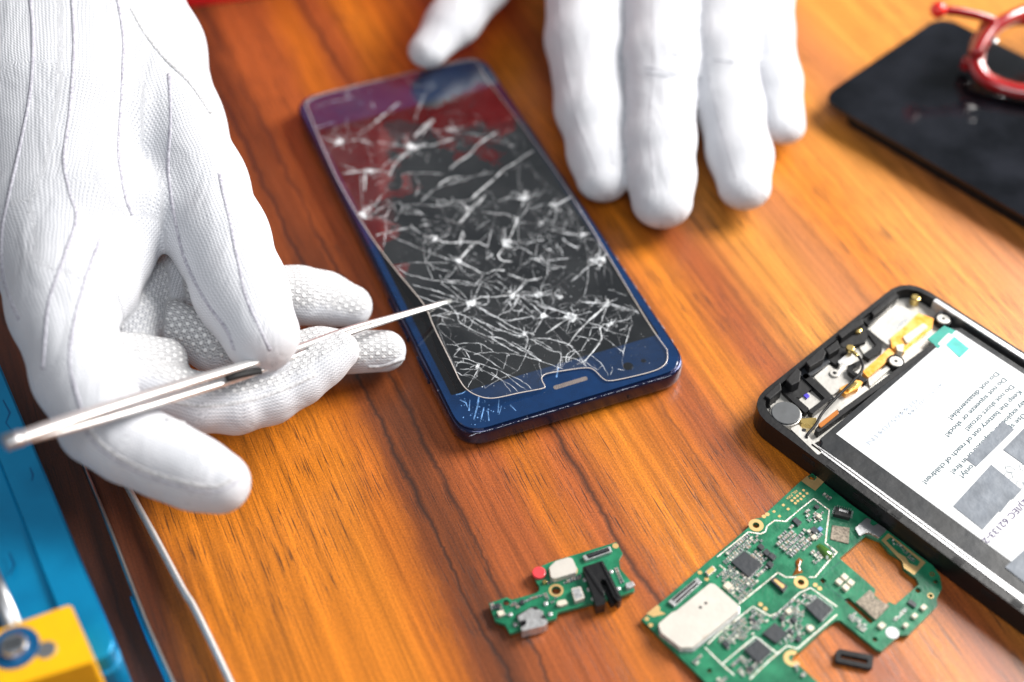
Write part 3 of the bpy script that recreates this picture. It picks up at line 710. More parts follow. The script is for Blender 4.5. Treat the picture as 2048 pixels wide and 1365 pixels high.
def glovemat():
    m = bpy.data.materials.new('white_knit'); m.use_nodes = True; nt = m.node_tree; N = nt.nodes; L = nt.links
    b = N['Principled BSDF']; b.inputs['Roughness'].default_value = .95; socket(b, 'Specular IOR Level').default_value = .15
    socket(b, 'Sheen Weight').default_value = .25
    def at_(n): a = N.new('ShaderNodeAttribute'); a.attribute_name = n; return a.outputs['Fac']
    def mth(op, a, b_=None, c_=None):
        n = N.new('ShaderNodeMath'); n.operation = op
        for i, x in enumerate((a, b_, c_)):
            if x is None: continue
            if isinstance(x, (int, float)): n.inputs[i].default_value = x
            else: L.new(x, n.inputs[i])
        return n.outputs[0]
    s, t, p = at_('knit_s'), at_('knit_t'), at_('palm')
    geo = N.new('ShaderNodeNewGeometry'); nz = N.new('ShaderNodeTexNoise'); nz.inputs['Scale'].default_value = 180; nz.inputs['Detail'].default_value = 3; L.new(geo.outputs['Position'], nz.inputs['Vector'])
    wob = mth('MULTIPLY', mth('SUBTRACT', nz.outputs['Fac'], .5), 1.2)
    s1 = mth('ADD', s, wob); t1 = mth('ADD', t, wob)
    ks = mth('SINE', mth('MULTIPLY', s1, 2*math.pi/.95)); kt = mth('SINE', mth('MULTIPLY', t1, 2*math.pi/1.0))
    knit = mth('MULTIPLY_ADD', mth('MULTIPLY', ks, kt), .25, mth('MULTIPLY_ADD', ks, .18, .5))
    # grip dots in a staggered grid
    pit = 2.3
    row = mth('FLOOR', mth('DIVIDE', t, pit*.8)); odd = mth('MULTIPLY', mth('MODULO', mth('ABSOLUTE', row), 2), .5)
    fx = mth('SUBTRACT', mth('FRACT', mth('ADD', mth('DIVIDE', s, pit), odd)), .5); fy = mth('MULTIPLY', mth('SUBTRACT', mth('FRACT', mth('DIVIDE', t, pit*.8)), .5), .8)
    dd = mth('SQRT', mth('ADD', mth('MULTIPLY', fx, fx), mth('MULTIPLY', fy, fy)))
    dm = N.new('ShaderNodeMapRange'); dm.interpolation_type = 'SMOOTHSTEP'; dm.inputs[1].default_value = .30; dm.inputs[2].default_value = .17; L.new(dd, dm.inputs[0])
    dot = mth('MULTIPLY', dm.outputs[0], p)
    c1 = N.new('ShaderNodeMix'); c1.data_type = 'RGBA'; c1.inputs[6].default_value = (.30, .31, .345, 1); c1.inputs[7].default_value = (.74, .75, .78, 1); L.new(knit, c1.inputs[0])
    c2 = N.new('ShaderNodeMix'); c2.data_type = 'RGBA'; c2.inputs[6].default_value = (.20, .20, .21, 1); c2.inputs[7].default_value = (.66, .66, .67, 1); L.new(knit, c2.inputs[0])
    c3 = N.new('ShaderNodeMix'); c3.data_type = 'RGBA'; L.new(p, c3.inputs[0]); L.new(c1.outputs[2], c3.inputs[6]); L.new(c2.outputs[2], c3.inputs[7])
    c4_ = N.new('ShaderNodeMix'); c4_.data_type = 'RGBA'; L.new(dot, c4_.inputs[0]); L.new(c3.outputs[2], c4_.inputs[6]); c4_.inputs[7].default_value = (.80, .80, .80, 1)
    # grubby smudges
    n4 = N.new('ShaderNodeTexNoise'); n4.inputs['Scale'].default_value = 34; n4.inputs['Detail'].default_value = 5; L.new(geo.outputs['Position'], n4.inputs['Vector'])
    mr = N.new('ShaderNodeMapRange'); mr.inputs[1].default_value = .66; mr.inputs[2].default_value = .80; mr.inputs[4].default_value = .35; L.new(n4.outputs['Fac'], mr.inputs[0])
    c5 = N.new('ShaderNodeMix'); c5.data_type = 'RGBA'; L.new(mr.outputs[0], c5.inputs[0]); L.new(c4_.outputs[2], c5.inputs[6]); c5.inputs[7].default_value = (.38, .38, .42, 1)
    L.new(c5.outputs[2], b.inputs['Base Color'])
    hgt = mth('ADD', mth('MULTIPLY', knit, .45), mth('MULTIPLY', dot, 1.6))
    mpn = N.new('ShaderNodeMapping'); mpn.inputs['Scale'].default_value = (1, .35, .6); mpn.inputs['Rotation'].default_value = (0, 0, .5); L.new(geo.outputs['Position'], mpn.inputs[0])
    nf = N.new('ShaderNodeTexNoise'); nf.inputs['Scale'].default_value = 95; nf.inputs['Detail'].default_value = 2; nf.inputs['Distortion'].default_value = .8; L.new(mpn.outputs[0], nf.inputs['Vector'])
    bf = N.new('ShaderNodeBump'); bf.inputs['Strength'].default_value = .5; bf.inputs['Distance'].default_value = .0022; L.new(nf.outputs['Fac'], bf.inputs['Height'])
    bp = N.new('ShaderNodeBump'); bp.inputs['Strength'].default_value = .55; bp.inputs['Distance'].default_value = .0004; L.new(hgt, bp.inputs['Height']); L.new(bf.outputs[0], bp.inputs['Normal'])
    L.new(bp.outputs[0], b.inputs['Normal'])
    return m
M['glove'] = glovemat(); M['thread'] = mat('grey_thread', (.27, .26, .31), .95, var=.35, vs_=1600, col2=(.52, .52, .57))
M['seam'] = mat('white_seam', (.66, .66, .68), .95, var=.25, vs_=1500)
CAM = Vector((0, 0, H))
def drape(bvh, pts, off=.05, n=7):
    out = []
    for p in smoothpath([(u, v, 0) for u, v in pts], n):
        d = (at(p.x, p.y, 0)-CAM).normalized(); hit = bvh.ray_cast(CAM, d)
        if hit[0] is None: continue
        if out and (hit[0]-out[-1]).length > 9: break
        out.append(hit[0]-d*off)
    return out
def threads(bvh, lists, parent, r=.8, m=None, name='seam_thread'):
    for pts in lists:
        P = drape(bvh, pts, -r*.78)
        if len(P) < 3: continue
        sweep(name, P, r, m or M['thread'], parent, 6)

g1 = thing('gloved_hand', 'white dotted glove hand pinching long metal tweezers, entering from the upper left', 'hand', at(200, 500, 0), 'white gloved hands')
hd = Hand()
hd.chain([(40, -260, 112, 170), (60, -60, 100, 165), (70, 200, 84, 140), (75, 420, 70, 118)], 10)
hd.chain([(150, -200, 112, 150), (190, 0, 98, 125), (190, 230, 84, 105), (150, 420, 74, 95), (140, 560, 68, 88)], 12)
hd.chain([(190, -120, 100, 120), (300, 100, 82, 105), (345, 250, 72, 100), (400, 370, 64, 90), (440, 480, 58, 92), (480, 580, 52, 88), (522, 668, 47, 78)], 9, 5)
hd.chain([(80, 480, 66, 105), (120, 620, 62, 98), (160, 750, 57, 88), (208, 845, 52, 84), (262, 888, 48, 77), (330, 920, 44, 73), (390, 947, 42, 68), (440, 966, 40, 61)], 8, 3.5)
hd.chain([(210, 400, 76, 70), (262, 400, 72, 52), (300, 415, 68, 42)], 10)
hd.chain([(130, 600, 64, 80), (205, 570, 60, 70), (250, 520, 60, 55), (285, 480, 62, 40)], 6)
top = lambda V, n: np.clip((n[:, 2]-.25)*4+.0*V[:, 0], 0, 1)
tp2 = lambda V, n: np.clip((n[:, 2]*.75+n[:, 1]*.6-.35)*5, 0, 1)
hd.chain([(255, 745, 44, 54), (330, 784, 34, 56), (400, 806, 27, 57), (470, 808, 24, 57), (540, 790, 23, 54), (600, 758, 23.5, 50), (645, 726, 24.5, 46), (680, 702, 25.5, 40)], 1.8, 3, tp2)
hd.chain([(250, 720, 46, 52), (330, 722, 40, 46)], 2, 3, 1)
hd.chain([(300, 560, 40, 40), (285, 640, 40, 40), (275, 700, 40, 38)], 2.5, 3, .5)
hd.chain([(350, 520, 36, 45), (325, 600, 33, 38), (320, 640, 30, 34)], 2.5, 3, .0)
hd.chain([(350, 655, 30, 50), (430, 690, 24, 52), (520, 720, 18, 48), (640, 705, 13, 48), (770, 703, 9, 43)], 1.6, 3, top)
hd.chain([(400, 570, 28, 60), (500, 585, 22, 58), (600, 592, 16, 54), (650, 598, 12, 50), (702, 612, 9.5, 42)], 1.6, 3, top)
go1, bv1 = hd.build('glove', M['glove'], g1, 1.15)
threads(bv1, [[(58, -20), (66, 60), (62, 180), (40, 300), (18, 400), (6, 470), (10, 560), (40, 640)],
              [(143, -20), (148, 90), (140, 220), (128, 320), (140, 390), (152, 440), (130, 510), (100, 600), (92, 680), (88, 740)],
              [(230, -20), (246, 80), (242, 200), (236, 300), (248, 390), (262, 430)],
              [(338, 150), (342, 250), (338, 340), (348, 420), (372, 520), (412, 600), (455, 660), (470, 700)],
              [(438, 350), (458, 440), (475, 520), (490, 590), (520, 660), (540, 700)],
              [(200, 480), (170, 560), (150, 640), (140, 720), (152, 780), (168, 830)]], g1)
threads(bv1, [[(170, 860), (210, 905), (290, 950), (370, 975), (430, 985), (480, 960)]], g1, .5)
threads(bv1, [[(330, 842), (440, 862), (560, 830), (640, 778), (672, 748)], [(330, 800), (400, 812), (480, 805), (560, 782), (630, 750)], [(262, 20), (290, 70), (330, 120), (380, 170), (420, 230)], [(735, 732), (765, 730), (805, 716)], [(176, 852), (216, 897), (294, 940), (372, 964), (432, 972), (470, 956)]], g1, 1.0, M['seam'], 'seam')

g2 = thing('gloved_hand', 'white glove hand with fingers spread flat on the table beside the blue phone', 'hand', at(1300, 100, 0), 'white gloved hands')
hd = Hand(1.28)
hd.chain([(1180, -320, 46, 90), (1172, -60, 34, 84), (1170, 80, 24, 76), (1180, 220, 17, 68), (1197, 310, 12, 60), (1205, 357, 9.8, 54)], 1, 4)
hd.chain([(1330, -340, 46, 92), (1325, -60, 36, 84), (1322, 110, 26, 72), (1320, 280, 17, 69), (1323, 350, 13, 67), (1325, 402, 10.5, 62)], 1, 4)
hd.chain([(1470, -320, 44, 88), (1450, -60, 33, 80), (1445, 90, 24, 66), (1458, 210, 16, 66), (1478, 310, 12, 62), (1487, 374, 10, 54)], 1, 4)
hd.chain([(1560, -280, 36, 75), (1530, -60, 26, 62), (1530, 60, 19, 54), (1550, 160, 13, 48), (1567, 252, 9, 43)], 1, 4)
hd.chain([(1150, -420, 40, 90), (1040, -140, 30, 70), (960, -30, 24, 62), (905, 45, 19, 54), (858, 100, 16.5, 42)], 4, 4)
hd.chain([(1180, -420, 50, 110), (1330, -460, 52, 130), (1500, -420, 46, 110)], 10, 8)
hd.chain([(1330, -460, 52, 150), (1330, -800, 70, 150)], 10, 8)
go2, bv2 = hd.build('glove', M['glove'], g2, 1.25)
threads(bv2, [[(1120, -10), (1128, 100), (1150, 220), (1185, 320), (1215, 400)], [(1196, -10), (1205, 120), (1212, 240), (1225, 330)], [(1305, -10), (1308, 120), (1300, 260), (1310, 380), (1325, 460)],
              [(1405, -10), (1412, 90), (1424, 180), (1450, 280), (1478, 380), (1488, 425)], [(1500, 0), (1512, 110), (1540, 200), (1570, 290)], [(885, 30), (870, 80), (840, 120)]], g2, .4, mat('soft_thread', (.5, .5, .54), .9))
# dirt rubbed into the knuckles
bm = bmesh.new()
for pts in ([(1283, 132), (1310, 138), (1340, 145), (1368, 152)], [(1290, 146), (1320, 150), (1350, 155)], [(1425, 118), (1450, 122), (1475, 124)], [(1345, 105), (1360, 112)]):
    P = drape(bv2, pts, .12, 3)
    if len(P) > 2: ribbon(bm, P, [.3]+[rnd.uniform(1.2, 2.2) for _ in P[2:]]+[.3])
from_bm('knuckle_smudge', bm, crackmat('smudge', .45, (.25, .27, .32)), g2)

# ------------------------------------------------------------------ metal tweezers held by the glove
tw = thing('tweezers', 'long bright steel tweezers held between gloved fingers, tip under the cracked glass', 'tweezers', at(500, 740, 36), 'steel tweezers')
tp = [(15, 884, 70), (120, 852, 65), (250, 812, 58), (380, 772, 49), (500, 736, 40), (600, 700, 33), (700, 662, 27), (800, 632, 17.5), (902, 602, 9.6)]
for nm, o1, o2, wd in (('arm', [0, -6, -9, -9, -8, -6, -5, -3, -1], [0]*9, 1.0), ('arm', [0, 8, 12, 13, 12, 7, 5, 3, 1], [0, -2, -3.0, -3.2, -3, -2, -1, -.4, 0], .9)):
    P = [at(u, v+d, z+dz) for (u, v, z), d, dz in zip(tp, o1, o2)]
    R_ = [(1.5, .8), (1.65*wd, .8), (1.6*wd, .8), (1.5*wd, .8), (1.3*wd, .8), (1.0, .7), (.75, .6), (.6, .45), (.5, .35)]
    sweep(nm, smoothpath(P, 5), [x for x in R_], M['brushed'], tw, 10, power=3.5)
P = [at(u, v, z) for u, v, z in ((8, 887, 69.8), (30, 880, 69), (44, 875, 68.4))]
sweep('end_joint', P, (1.9, 1.5), M['steel_soft'], tw, 10, power=3.5)
P = [at(u, v, z) for u, v, z in ((455, 757, 42.5), (480, 750, 40.5), (521, 742, 38.5))]
sweep('arm_gap_shade', P, (1.1, .8), M['matte_black'], tw, 8)  # black bar painted in for the shaded gap between the arms

# ------------------------------------------------------------------ blue repair fixture
fx = thing('repair_holder', 'bright blue metal repair holder with a yellow clamp block, at the left edge', 'repair holder', at(60, 1100, 0))
ZF = 26
b0, b1 = at(0, 729, ZF), at(241, 1304, ZF); fe = (b1-b0).normalized(); fn = Vector((fe.y, -fe.x, 0))   # fn points left
if fn.x > 0: fn = -fn
far = b0-fe*60; near = b1
def fl(s, w_): return near-fe*s+fn*w_      # s from the near end, w from the right edge
prism('base', [rounded([fl(0, 0), fl(190, 0), fl(190, 90), fl(0, 90)], 5)], 0, 20, M['bluealu'], fx, 1.2)
prism('rail', [rounded([fl(.6, .6), fl(189, .6), fl(189, 9.2), fl(.6, 9.2)], [5, 1, 1, 1])], 20, ZF, M['bluealu'], fx, 1.0, 3)
prism('rail_step', [[fl(8, 9.25), fl(189, 9.25), fl(189, 21), fl(8, 21)]], 20, 24.6, M['bluealu'], fx, .6, 2)
for pts in ([(-60, 920), (-5, 945), (10, 985), (15, 1030), (12, 1085), (-2, 1112), (-60, 1130)], [(-60, 1215), (5, 1183), (45, 1188), (72, 1215), (82, 1262), (-20, 1300)]):
    prism('recess', [rounded(A(pts, 20), 4, 6)], 20.02, 20.1, M['matte_black'], fx)
sweep('guide_rod', [at(38, 1275, 23), at(-40, 1090, 23)], 2.6, M['steel_soft'], fx, 16)
ZY = 38
yq = A([(-60, 1281), (142, 1209), (191, 1322), (30, 1372), (-40, 1394)], ZY)
cb = prism('clamp_block', [rounded(yq, 1.2)], 20.2, ZY, M['yellow'], fx, .7, 3)
c = at(30, 1296, ZY)
cyl('screw_seat', c, 5.6, ZY-.1, ZY+.25, M['bluedark'], cb, .2)
cyl('screw', c, 3.1, ZY+.2, ZY+2.0, M['steel'], cb, .6)
box('screw_slot', c, (1, .4), 4.2, .8, ZY+1.95, ZY+2.05, M['matte_black'], cb, 0)
cyl('pin', at(93, 1300, ZY), 2.3, ZY-.1, ZY+.15, M['steel_soft'], cb, .1)
for pts in ([(6, 800), (20, 826), (12, 846), (24, 862)], [(60, 935), (66, 950), (64, 962)], [(18, 1105), (28, 1130), (20, 1150)]):
    bm = bmesh.new(); ribbon(bm, [at(u, v, ZF+.03) for u, v in pts], [.3, .6, .4, .2][:len(pts)]); from_bm('scratch', bm, M['bluedark'], fx)

# second tweezers lying on its edge
t2 = thing('tweezers', 'thin silver tweezers lying on the table beside the blue holder, partly under the glove', 'tweezers', at(300, 1150, 0), 'steel tweezers')
P = [at(u, v, 2.4) for u, v in ((110, 790), (165, 925), (220, 1060), (272, 1195), (300, 1265), (345, 1365), (400, 1490))]
sweep('arm', smoothpath(P, 4), [(.6, 1.8), (.7, 2.0), (.8, 2.0)], mat('blue_tint_steel', (.55, .56, .56), .3, 1), t2, 10, power=2.4)
P2 = [p+Vector((-1.0, -.35, -.2)) for p in P[3:]]
sweep('blue_grip', smoothpath(P2, 4), [(.5, 1.5), (.55, 1.8)], M['bluealu'], t2, 10, power=2.4)
P = [at(u, v, 2.4) for u, v in ((160, 790), (245, 955), (310, 1075), (366, 1180), (386, 1212), (420, 1280), (462, 1368), (520, 1490))]
sweep('arm', smoothpath(P, 4), [(.8, 1.7), (1.0, 1.9), (1.0, 1.9), (.9, 1.6)], M['brushed'], t2, 10, power=2.4)

# ------------------------------------------------------------------ red box, black panel, red glasses
q0, q1 = at(285, 30, 0), at(500, 0, 0); d = (q1-q0).normalized(); nn = Vector((-d.y, d.x, 0))
rb = thing('storage_box', 'bright red storage box, only its front corner showing at the top edge', 'box', q0)
q0 = q0-d*60; L_ = 215; T_ = 150
prism('box_body', [rounded([q0, q0+d*L_, q0+d*L_+nn*130, q0+nn*130], 4)], .5, 84, M['redbox'], rb, 2, 3)
prism('box_lid', [rounded([q0-nn*1.2, q0+d*(L_+1.2)-nn*1.2, q0+d*(L_+1.2)+nn*131.2, q0+nn*131.2], 5)], 84.1, 96, M['redbox'], rb, 2.5, 3)
prism('reflected_tier', [rounded([q0+nn*1, q0+d*T_+nn*1, q0+d*T_+nn*120, q0+nn*120], 5)], 96.1, 158, M['redbox'], rb, 2.5, 3)  # unseen tier added so red reflects further down the cracked glass
bp_ = thing('display_unit', 'loose black glass phone display lying under the red glasses at the upper right', 'display', at(1900, 250, 0))
ZB = 8
pA, pB, pC = at(1640, 197, ZB), at(1850, 14, ZB), at(2048, 433, ZB)
ea = (pC-pA).normalized(); eb = (pB-pA); wB = eb.length; eb = Vector((-ea.y, ea.x, 0))
qq = rounded([pA, pA+ea*150, pA+ea*150+eb*wB, pA+eb*wB], 8, 8)
prism('panel_glass', [qq], ZB-1.3, ZB, M['panel'], bp_, .5, 3)
cc = sum(qq, Vector())/len(qq)
prism('panel_backing', [[cc+(p-cc)*.90 for p in qq]], .3, ZB-1.35, M['matte_black'], bp_, .3)
gl = thing('glasses', 'pair of glossy red framed glasses resting on the black panel', 'glasses', at(1990, 100, ZB))
def rimpath(c, rx, ry, ez, tiltx):
    out = []
    for k in range(28):
        a = 2*math.pi*k/28; x = rx*math.copysign(abs(math.cos(a))**.75, math.cos(a)); y = ry*math.copysign(abs(math.sin(a))**.75, math.sin(a))
        out.append(c+ez[0]*x+ez[1]*y)
    return out
gx = Vector((.96, -.22, .02)); gy = Vector((.30, .86, .42)).normalized()
cg = at(2092, 114, 18)
rp = rimpath(cg, 24, 15, (gx, gy), 0)
sweep('rim', rp, (3.1, 2.4), M['red'], gl, 10, True)
rp2 = rimpath(cg+gx*58, 25, 15.5, (gx, gy), 0)
sweep('rim', rp2, (3.1, 2.4), M['red'], gl, 10, True)
for r_ in (rp, rp2):
    cL = sum(r_, Vector())/len(r_)
    nz_ = gx.cross(gy).normalized()
    vv = [cL+(p-cL)*.96 for p in r_]; n_ = len(vv)
    o_ = mesh_obj('lens', [v+nz_*.5 for v in vv]+[v-nz_*.5 for v in vv], [tuple(range(n_)), tuple(range(2*n_-1, n_-1, -1))]+[(i, i+n_, (i+1) % n_+n_, (i+1) % n_) for i in range(n_)], M['redlens'], gl)
sweep('bridge', smoothpath([cg+gx*25+gy*4, cg+gx*29+gy*7, cg+gx*33+gy*4], 4), 1.6, M['red'], gl, 8)
sweep('temple', smoothpath([cg-gx*24.5+gy*9, at(1985, 42, 27), at(1930, 26, 30), at(1876, 20, 31)]+[], 5), (1.4, 1.7), M['red'], gl, 8)
sweep('temple', smoothpath([at(1952, 112, 20), at(1982, 62, 24), at(2045, 26, 26), at(2150, 2, 22), at(2280, -30, 14)], 5), (2.6, 2.8), M['red'], gl, 8)
bm = bmesh.new(); bmesh.ops.create_uvsphere(bm, u_segments=16, v_segments=10, radius=3.0, matrix=Matrix.Translation(at(1877, 20, 31)))
from_bm('temple_tip', bm, mat('bright_red', (.85, .02, .01), .3, coat=.5), gl, True)
cyl('hinge_screw', at(1987, 84, 25), 1.4, 24.5, 26, M['steel'], gl, .3)
cyl('nose_pad', at(1935, 128, 12), 2.3, 10.5, 14.5, M['red'], gl, .8)

# ------------------------------------------------------------------ opened phone with battery
p2 = thing('opened_phone', 'opened black phone chassis showing its white labelled battery, at the right edge', 'phone', at(1800, 900, 0))
ZP = 8.2
a0 = at(1489, 812, ZP); bdir = (at(2048, 1229, ZP)-a0).normalized(); cB = at(1816, 556, ZP)
u2 = bdir; v2 = Vector((-u2.y, u2.x, 0)); W2 = (cB-a0).dot(v2); LEN2 = 158
print('phone2 width', W2, 'skew', (cB-a0).dot(u2))
def l2(a, b): return a0+u2*a+v2*b    # a down the phone, b across
def r2(a0_, a1_, b0_, b1_, r, n=7): return rounded([l2(a0_, b0_), l2(a1_, b0_), l2(a1_, b1_), l2(a0_, b1_)], r, n)
prism('outer_shell', [r2(0, LEN2, 0, W2, 10, 10), r2(1.8, LEN2-2, 2.6, W2-1.8, 8.5, 10)], .6, ZP, M['plastic_black'], p2, .45, 3)
prism('back_plate', [r2(1.5, LEN2-1, 1.5, W2-1.5, 8, 8)], .3, 2.6, M['matte_black'], p2)
prism('steel_strip', [[l2(22, 2.7), l2(150, 2.7), l2(150, 3.5), l2(22, 3.5)]], 2.6, ZP+.1, M['steel_soft'], p2, .1)
prism('steel_strip', [[l2(15, 4.0), l2(150, 4.4), l2(150, 4.8), l2(34, 4.8)]], 2.6, ZP-.3, M['steel_soft'], p2, .1)
prism('steel_strip', [[l2(12, W2-2.8), l2(150, W2-2.8), l2(150, W2-1.0), l2(12, W2-1.0)]], 3, ZP+.25, M['steel_soft'], p2, .2)
for s_ in (24, 42, 46, 66, 84, 104, 118):      # clip sockets down the outer wall
    box('clip_slot', l2(s_, .15), u2, 4.5, .5, 4.6, 6.4, M['matte_black'], p2, .1)
    box('clip_slot', l2(s_+7, 1.2), u2, 3.0, 1.6, ZP-.2, ZP+.15, M['matte_black'], p2, .1)
bt = prism('battery', [r2(22, 140, 5.4, W2-4.5, 2.0, 4)], 2.7, 7.0, mat('battery_wrap', (.010, .012, .015), .36, spec=.4, coat=.1, var=.25, vs_=120, bump=.6, bs=130), p2, 1.2, 4)
ZL = 7.08
La, Lb = at(1672, 868, ZL), at(1912, 661, ZL)
def inv(p): d_ = p-a0; return d_.dot(u2), d_.dot(v2)
(aa, ba), (ab_, bb) = inv(La), inv(Lb)
print('label', aa, ba, ab_, bb)
prism('battery_label', [[La, l2(92, ba), l2(92, 40), l2(130, 40), l2(130, bb), Lb]], 7.0, ZL, M['white'], bt)
prism('grey_patch', [A(((1932, 919), (2005, 843), (2028, 860), (1952, 934)), ZL)], ZL+.004, ZL+.12, M['grey_tape'], bt)
prism('grey_patch', [A(((1906, 1013), (1982, 930), (2043, 980), (2027, 998), (2020, 1001), (2002, 1024), (1997, 1024), (1965, 1060)), ZL)], ZL+.004, ZL+.12, M['grey_tape'], bt)
prism('grey_patch', [A(((2006, 900), (2062, 843), (2120, 900), (2062, 940)), ZL)], ZL+.004, ZL+.12, M['grey_tape'], bt)
prism('grey_patch', [A(((2010, 1135), (2080, 1072), (2180, 1150), (2110, 1215)), ZL)], ZL+.004, ZL+.12, M['grey_tape'], bt)
tz = ZL+.04
def line(s, st, en, size=2.0, m='print', name='label_text'):
    P0, P1 = at(*st, tz), at(*en, tz)
    text(name, s, P0, P1-P0, size, tz, M[m], bt, (P1-P0).length)
line('Do not disassemble!', (1992, 743), (1897, 835), 2.1)
line('Do not squeeze or shock!', (2007, 755), (1890, 869), 2.1)
line('Do not short circuit!', (2022, 769), (1930, 857), 2.1)
line('Keep the battery out of reach of children!', (2038, 780), (1845, 963), 2.1)
line('May explode if disposed of in fire!', (2052, 796), (1901, 943), 2.1)
line('Use specified charger only!', (2046, 826), (1919, 951), 2.1)
line('(Part 2)/IEC 62133-2', (2078, 968), (1964, 1080), 2.6, 'printv')
line('0144657041N', (1830, 797), (1732, 885), 2.0, 'print_faint')
line('4GTE 20 744', (1880, 765), (1814, 828), 1.7, 'print_faint')
# recycling loop
bm = bmesh.new(); c0 = at(2040, 952, tz)
for k in range(3):
    a = 2*math.pi*k/3+.3
    for off_, sg in ((0, 1), (.75, -1)):
        cc_ = c0+Vector((math.cos(a+off_), math.sin(a+off_), 0))*3.1
        P = [cc_+Vector((math.cos(a+t+off_)*r_, math.sin(a+t+off_)*r_, 0)) for t, r_ in ((0, 1.5), (1.2, 1.25), (2.6, 1.1), (3.9, 1.3), (5.1, 1.2), (6.283, 1.5))]
        ribbon(bm, P, .17)
from_bm('recycling_mark', bm, M['print'], bt)
prism('green_tape', [A(((1855, 678), (1888, 652), (1911, 662), (1876, 698)), ZL)], ZL-.3, ZL+.08, M['teal'], bt, .05)
prism('green_patch', [A(((1892, 690), (1908, 674), (1938, 698), (1919, 716)), ZL)], ZL+.002, ZL+.10, M['teal2'], bt)
line('ETOARF', (1897, 662), (1872, 684), 1.6, 'white')
bm = bmesh.new(); ribbon(bm, [at(u, v, ZL+.15) for u, v in ((1878, 690), (1890, 680), (1900, 668))], [1, 1.6, 1]); from_bm('glue_smear', bm, M['white'], bt)
# top compartment: metal tray, plastic ribs, parts
ZC = 4.6
prism('tray', [r2(2.2, 21.5, 3, W2-2.4, 7)], 2.6, ZC, M['silverplate'], p2, .1)
def pp(name, K, pts, z0, z1, m, bev=.15, r=0):
    q_ = A(K(pts), z1)
    return prism(name, [rounded(q_, r) if r else q_], z0, z1, M[m], p2, bev)
pp('speaker_plate', KP, [(925, 430), (1150, 250), (1300, 330), (1070, 545), (1010, 500)], ZC, 6.0, 'silverplate', .3, .8)
text('plate_mark', 'HQ5013', at(*KP([(1190, 345)])[0], 6.03), at(*KP([(1080, 440)])[0], 6.03)-at(*KP([(1190, 345)])[0], 6.03), 1.6, 6.03, M['print_faint'], p2)
for nm, pts, z, m_ in (
    ('plastic_rib', [(860, 330), (1130, 120), (1140, 200), (920, 400)], 7.0, 'plastic_black'),
    ('plastic_rib', [(700, 440), (860, 340), (930, 440), (900, 520), (740, 560), (690, 500)], 6.4, 'matte_black'),
    ('plastic_rib', [(590, 560), (700, 480), (800, 560), (700, 690), (600, 620)], 6.2, 'matte_black'),
    ('plastic_rib', [(400, 720), (600, 610), (650, 660), (470, 790)], 6.6, 'chip'),
    ('plastic_rib', [(290, 860), (410, 740), (520, 850), (430, 920), (330, 900)], 6.0, 'matte_black'),
    ('plastic_rib', [(440, 760), (480, 740), (680, 920), (640, 950)], 6.6, 'plastic_black'),
    ('plastic_rib', [(490, 1010), (640, 900), (660, 925), (520, 1035)], 6.8, 'plastic_black'),
    ('plastic_rib', [(300, 870), (330, 850), (500, 1000), (470, 1030)], 6.6, 'plastic_black'),
    ('plastic_rib', [(905, 440), (930, 430), (1020, 530), (1020, 580), (930, 640), (880, 610), (980, 540)], 6.5, 'plastic_black'),
    ('plastic_rib', [(770, 690), (860, 650), (870, 680), (800, 720), (920, 790), (890, 810), (780, 730)], 6.5, 'plastic_black'),
    ('metal_bracket', [(390, 920), (450, 850), (590, 950), (500, 1020)], 5.4, 'silverplate'),
    ('metal_bracket', [(530, 770), (640, 680), (700, 740), (760, 840), (660, 900)], 5.6, 'silverplate'),
    ('metal_bracket', [(870, 500), (940, 480), (990, 560), (900, 620), (860, 560)], 5.2, 'silverplate'),
    ('metal_bracket', [(700, 660), (810, 570), (830, 590), (720, 680)], 6.9, 'steel_soft'),
    ('metal_bracket', [(920, 780), (1060, 690), (1080, 710), (930, 840)], 6.0, 'silverplate'),
    ('metal_bracket', [(700, 1000), (900, 830), (930, 860), (720, 1030)], 5.4, 'silverplate'),
    ('battery_wall', [(540, 1140), (1390, 520), (1400, 560), (560, 1170)], 7.2, 'matte_black'),
    ('corner_plate', [(200, 900), (270, 860), (440, 1020), (400, 1100), (240, 1080)], 5.2, 'silverplate'),
    ('corner_plate', [(360, 1140), (420, 1110), (590, 1310), (560, 1330)], ZP+.1, 'silverplate'),
    ('corner_plate', [(1440, 240), (1530, 320), (1500, 380), (1420, 330)], 6.6, 'steel_soft'),
    ('flex_cable', [(1280, 310), (1390, 350), (1380, 420), (1260, 520), (1180, 590), (1090, 560), (1080, 490), (1190, 400)], 6.6, 'flex'),
    ('flex_cable', [(880, 730), (1070, 560), (1110, 600), (1030, 680), (920, 775)], 6.3, 'flex'),
    ('flex_cable', [(710, 850), (830, 790), (890, 800), (850, 850), (760, 895)], 6.4, 'flex'),
    ('flex_cable', [(560, 1110), (700, 1000), (710, 1030), (580, 1135)], 7.6, 'flexd'),
    ('flex_connector', [(1170, 480), (1320, 380), (1350, 410), (1200, 530)], 7.2, 'cream'),
    ('flex_connector', [(1120, 540), (1180, 530), (1170, 590), (1130, 580)], 7.2, 'cream'),
    ('contact_spring', [(430, 1070), (550, 1060), (545, 1120), (440, 1100)], 6.4, 'brass'),
    ('contact_spring', [(760, 830), (840, 800), (845, 820), (780, 870)], 7.0, 'brass')):
    pp(nm, KP, pts, ZC-.5 if m_ not in ('flexd',) else 6.5, z, m_, .18, .35)
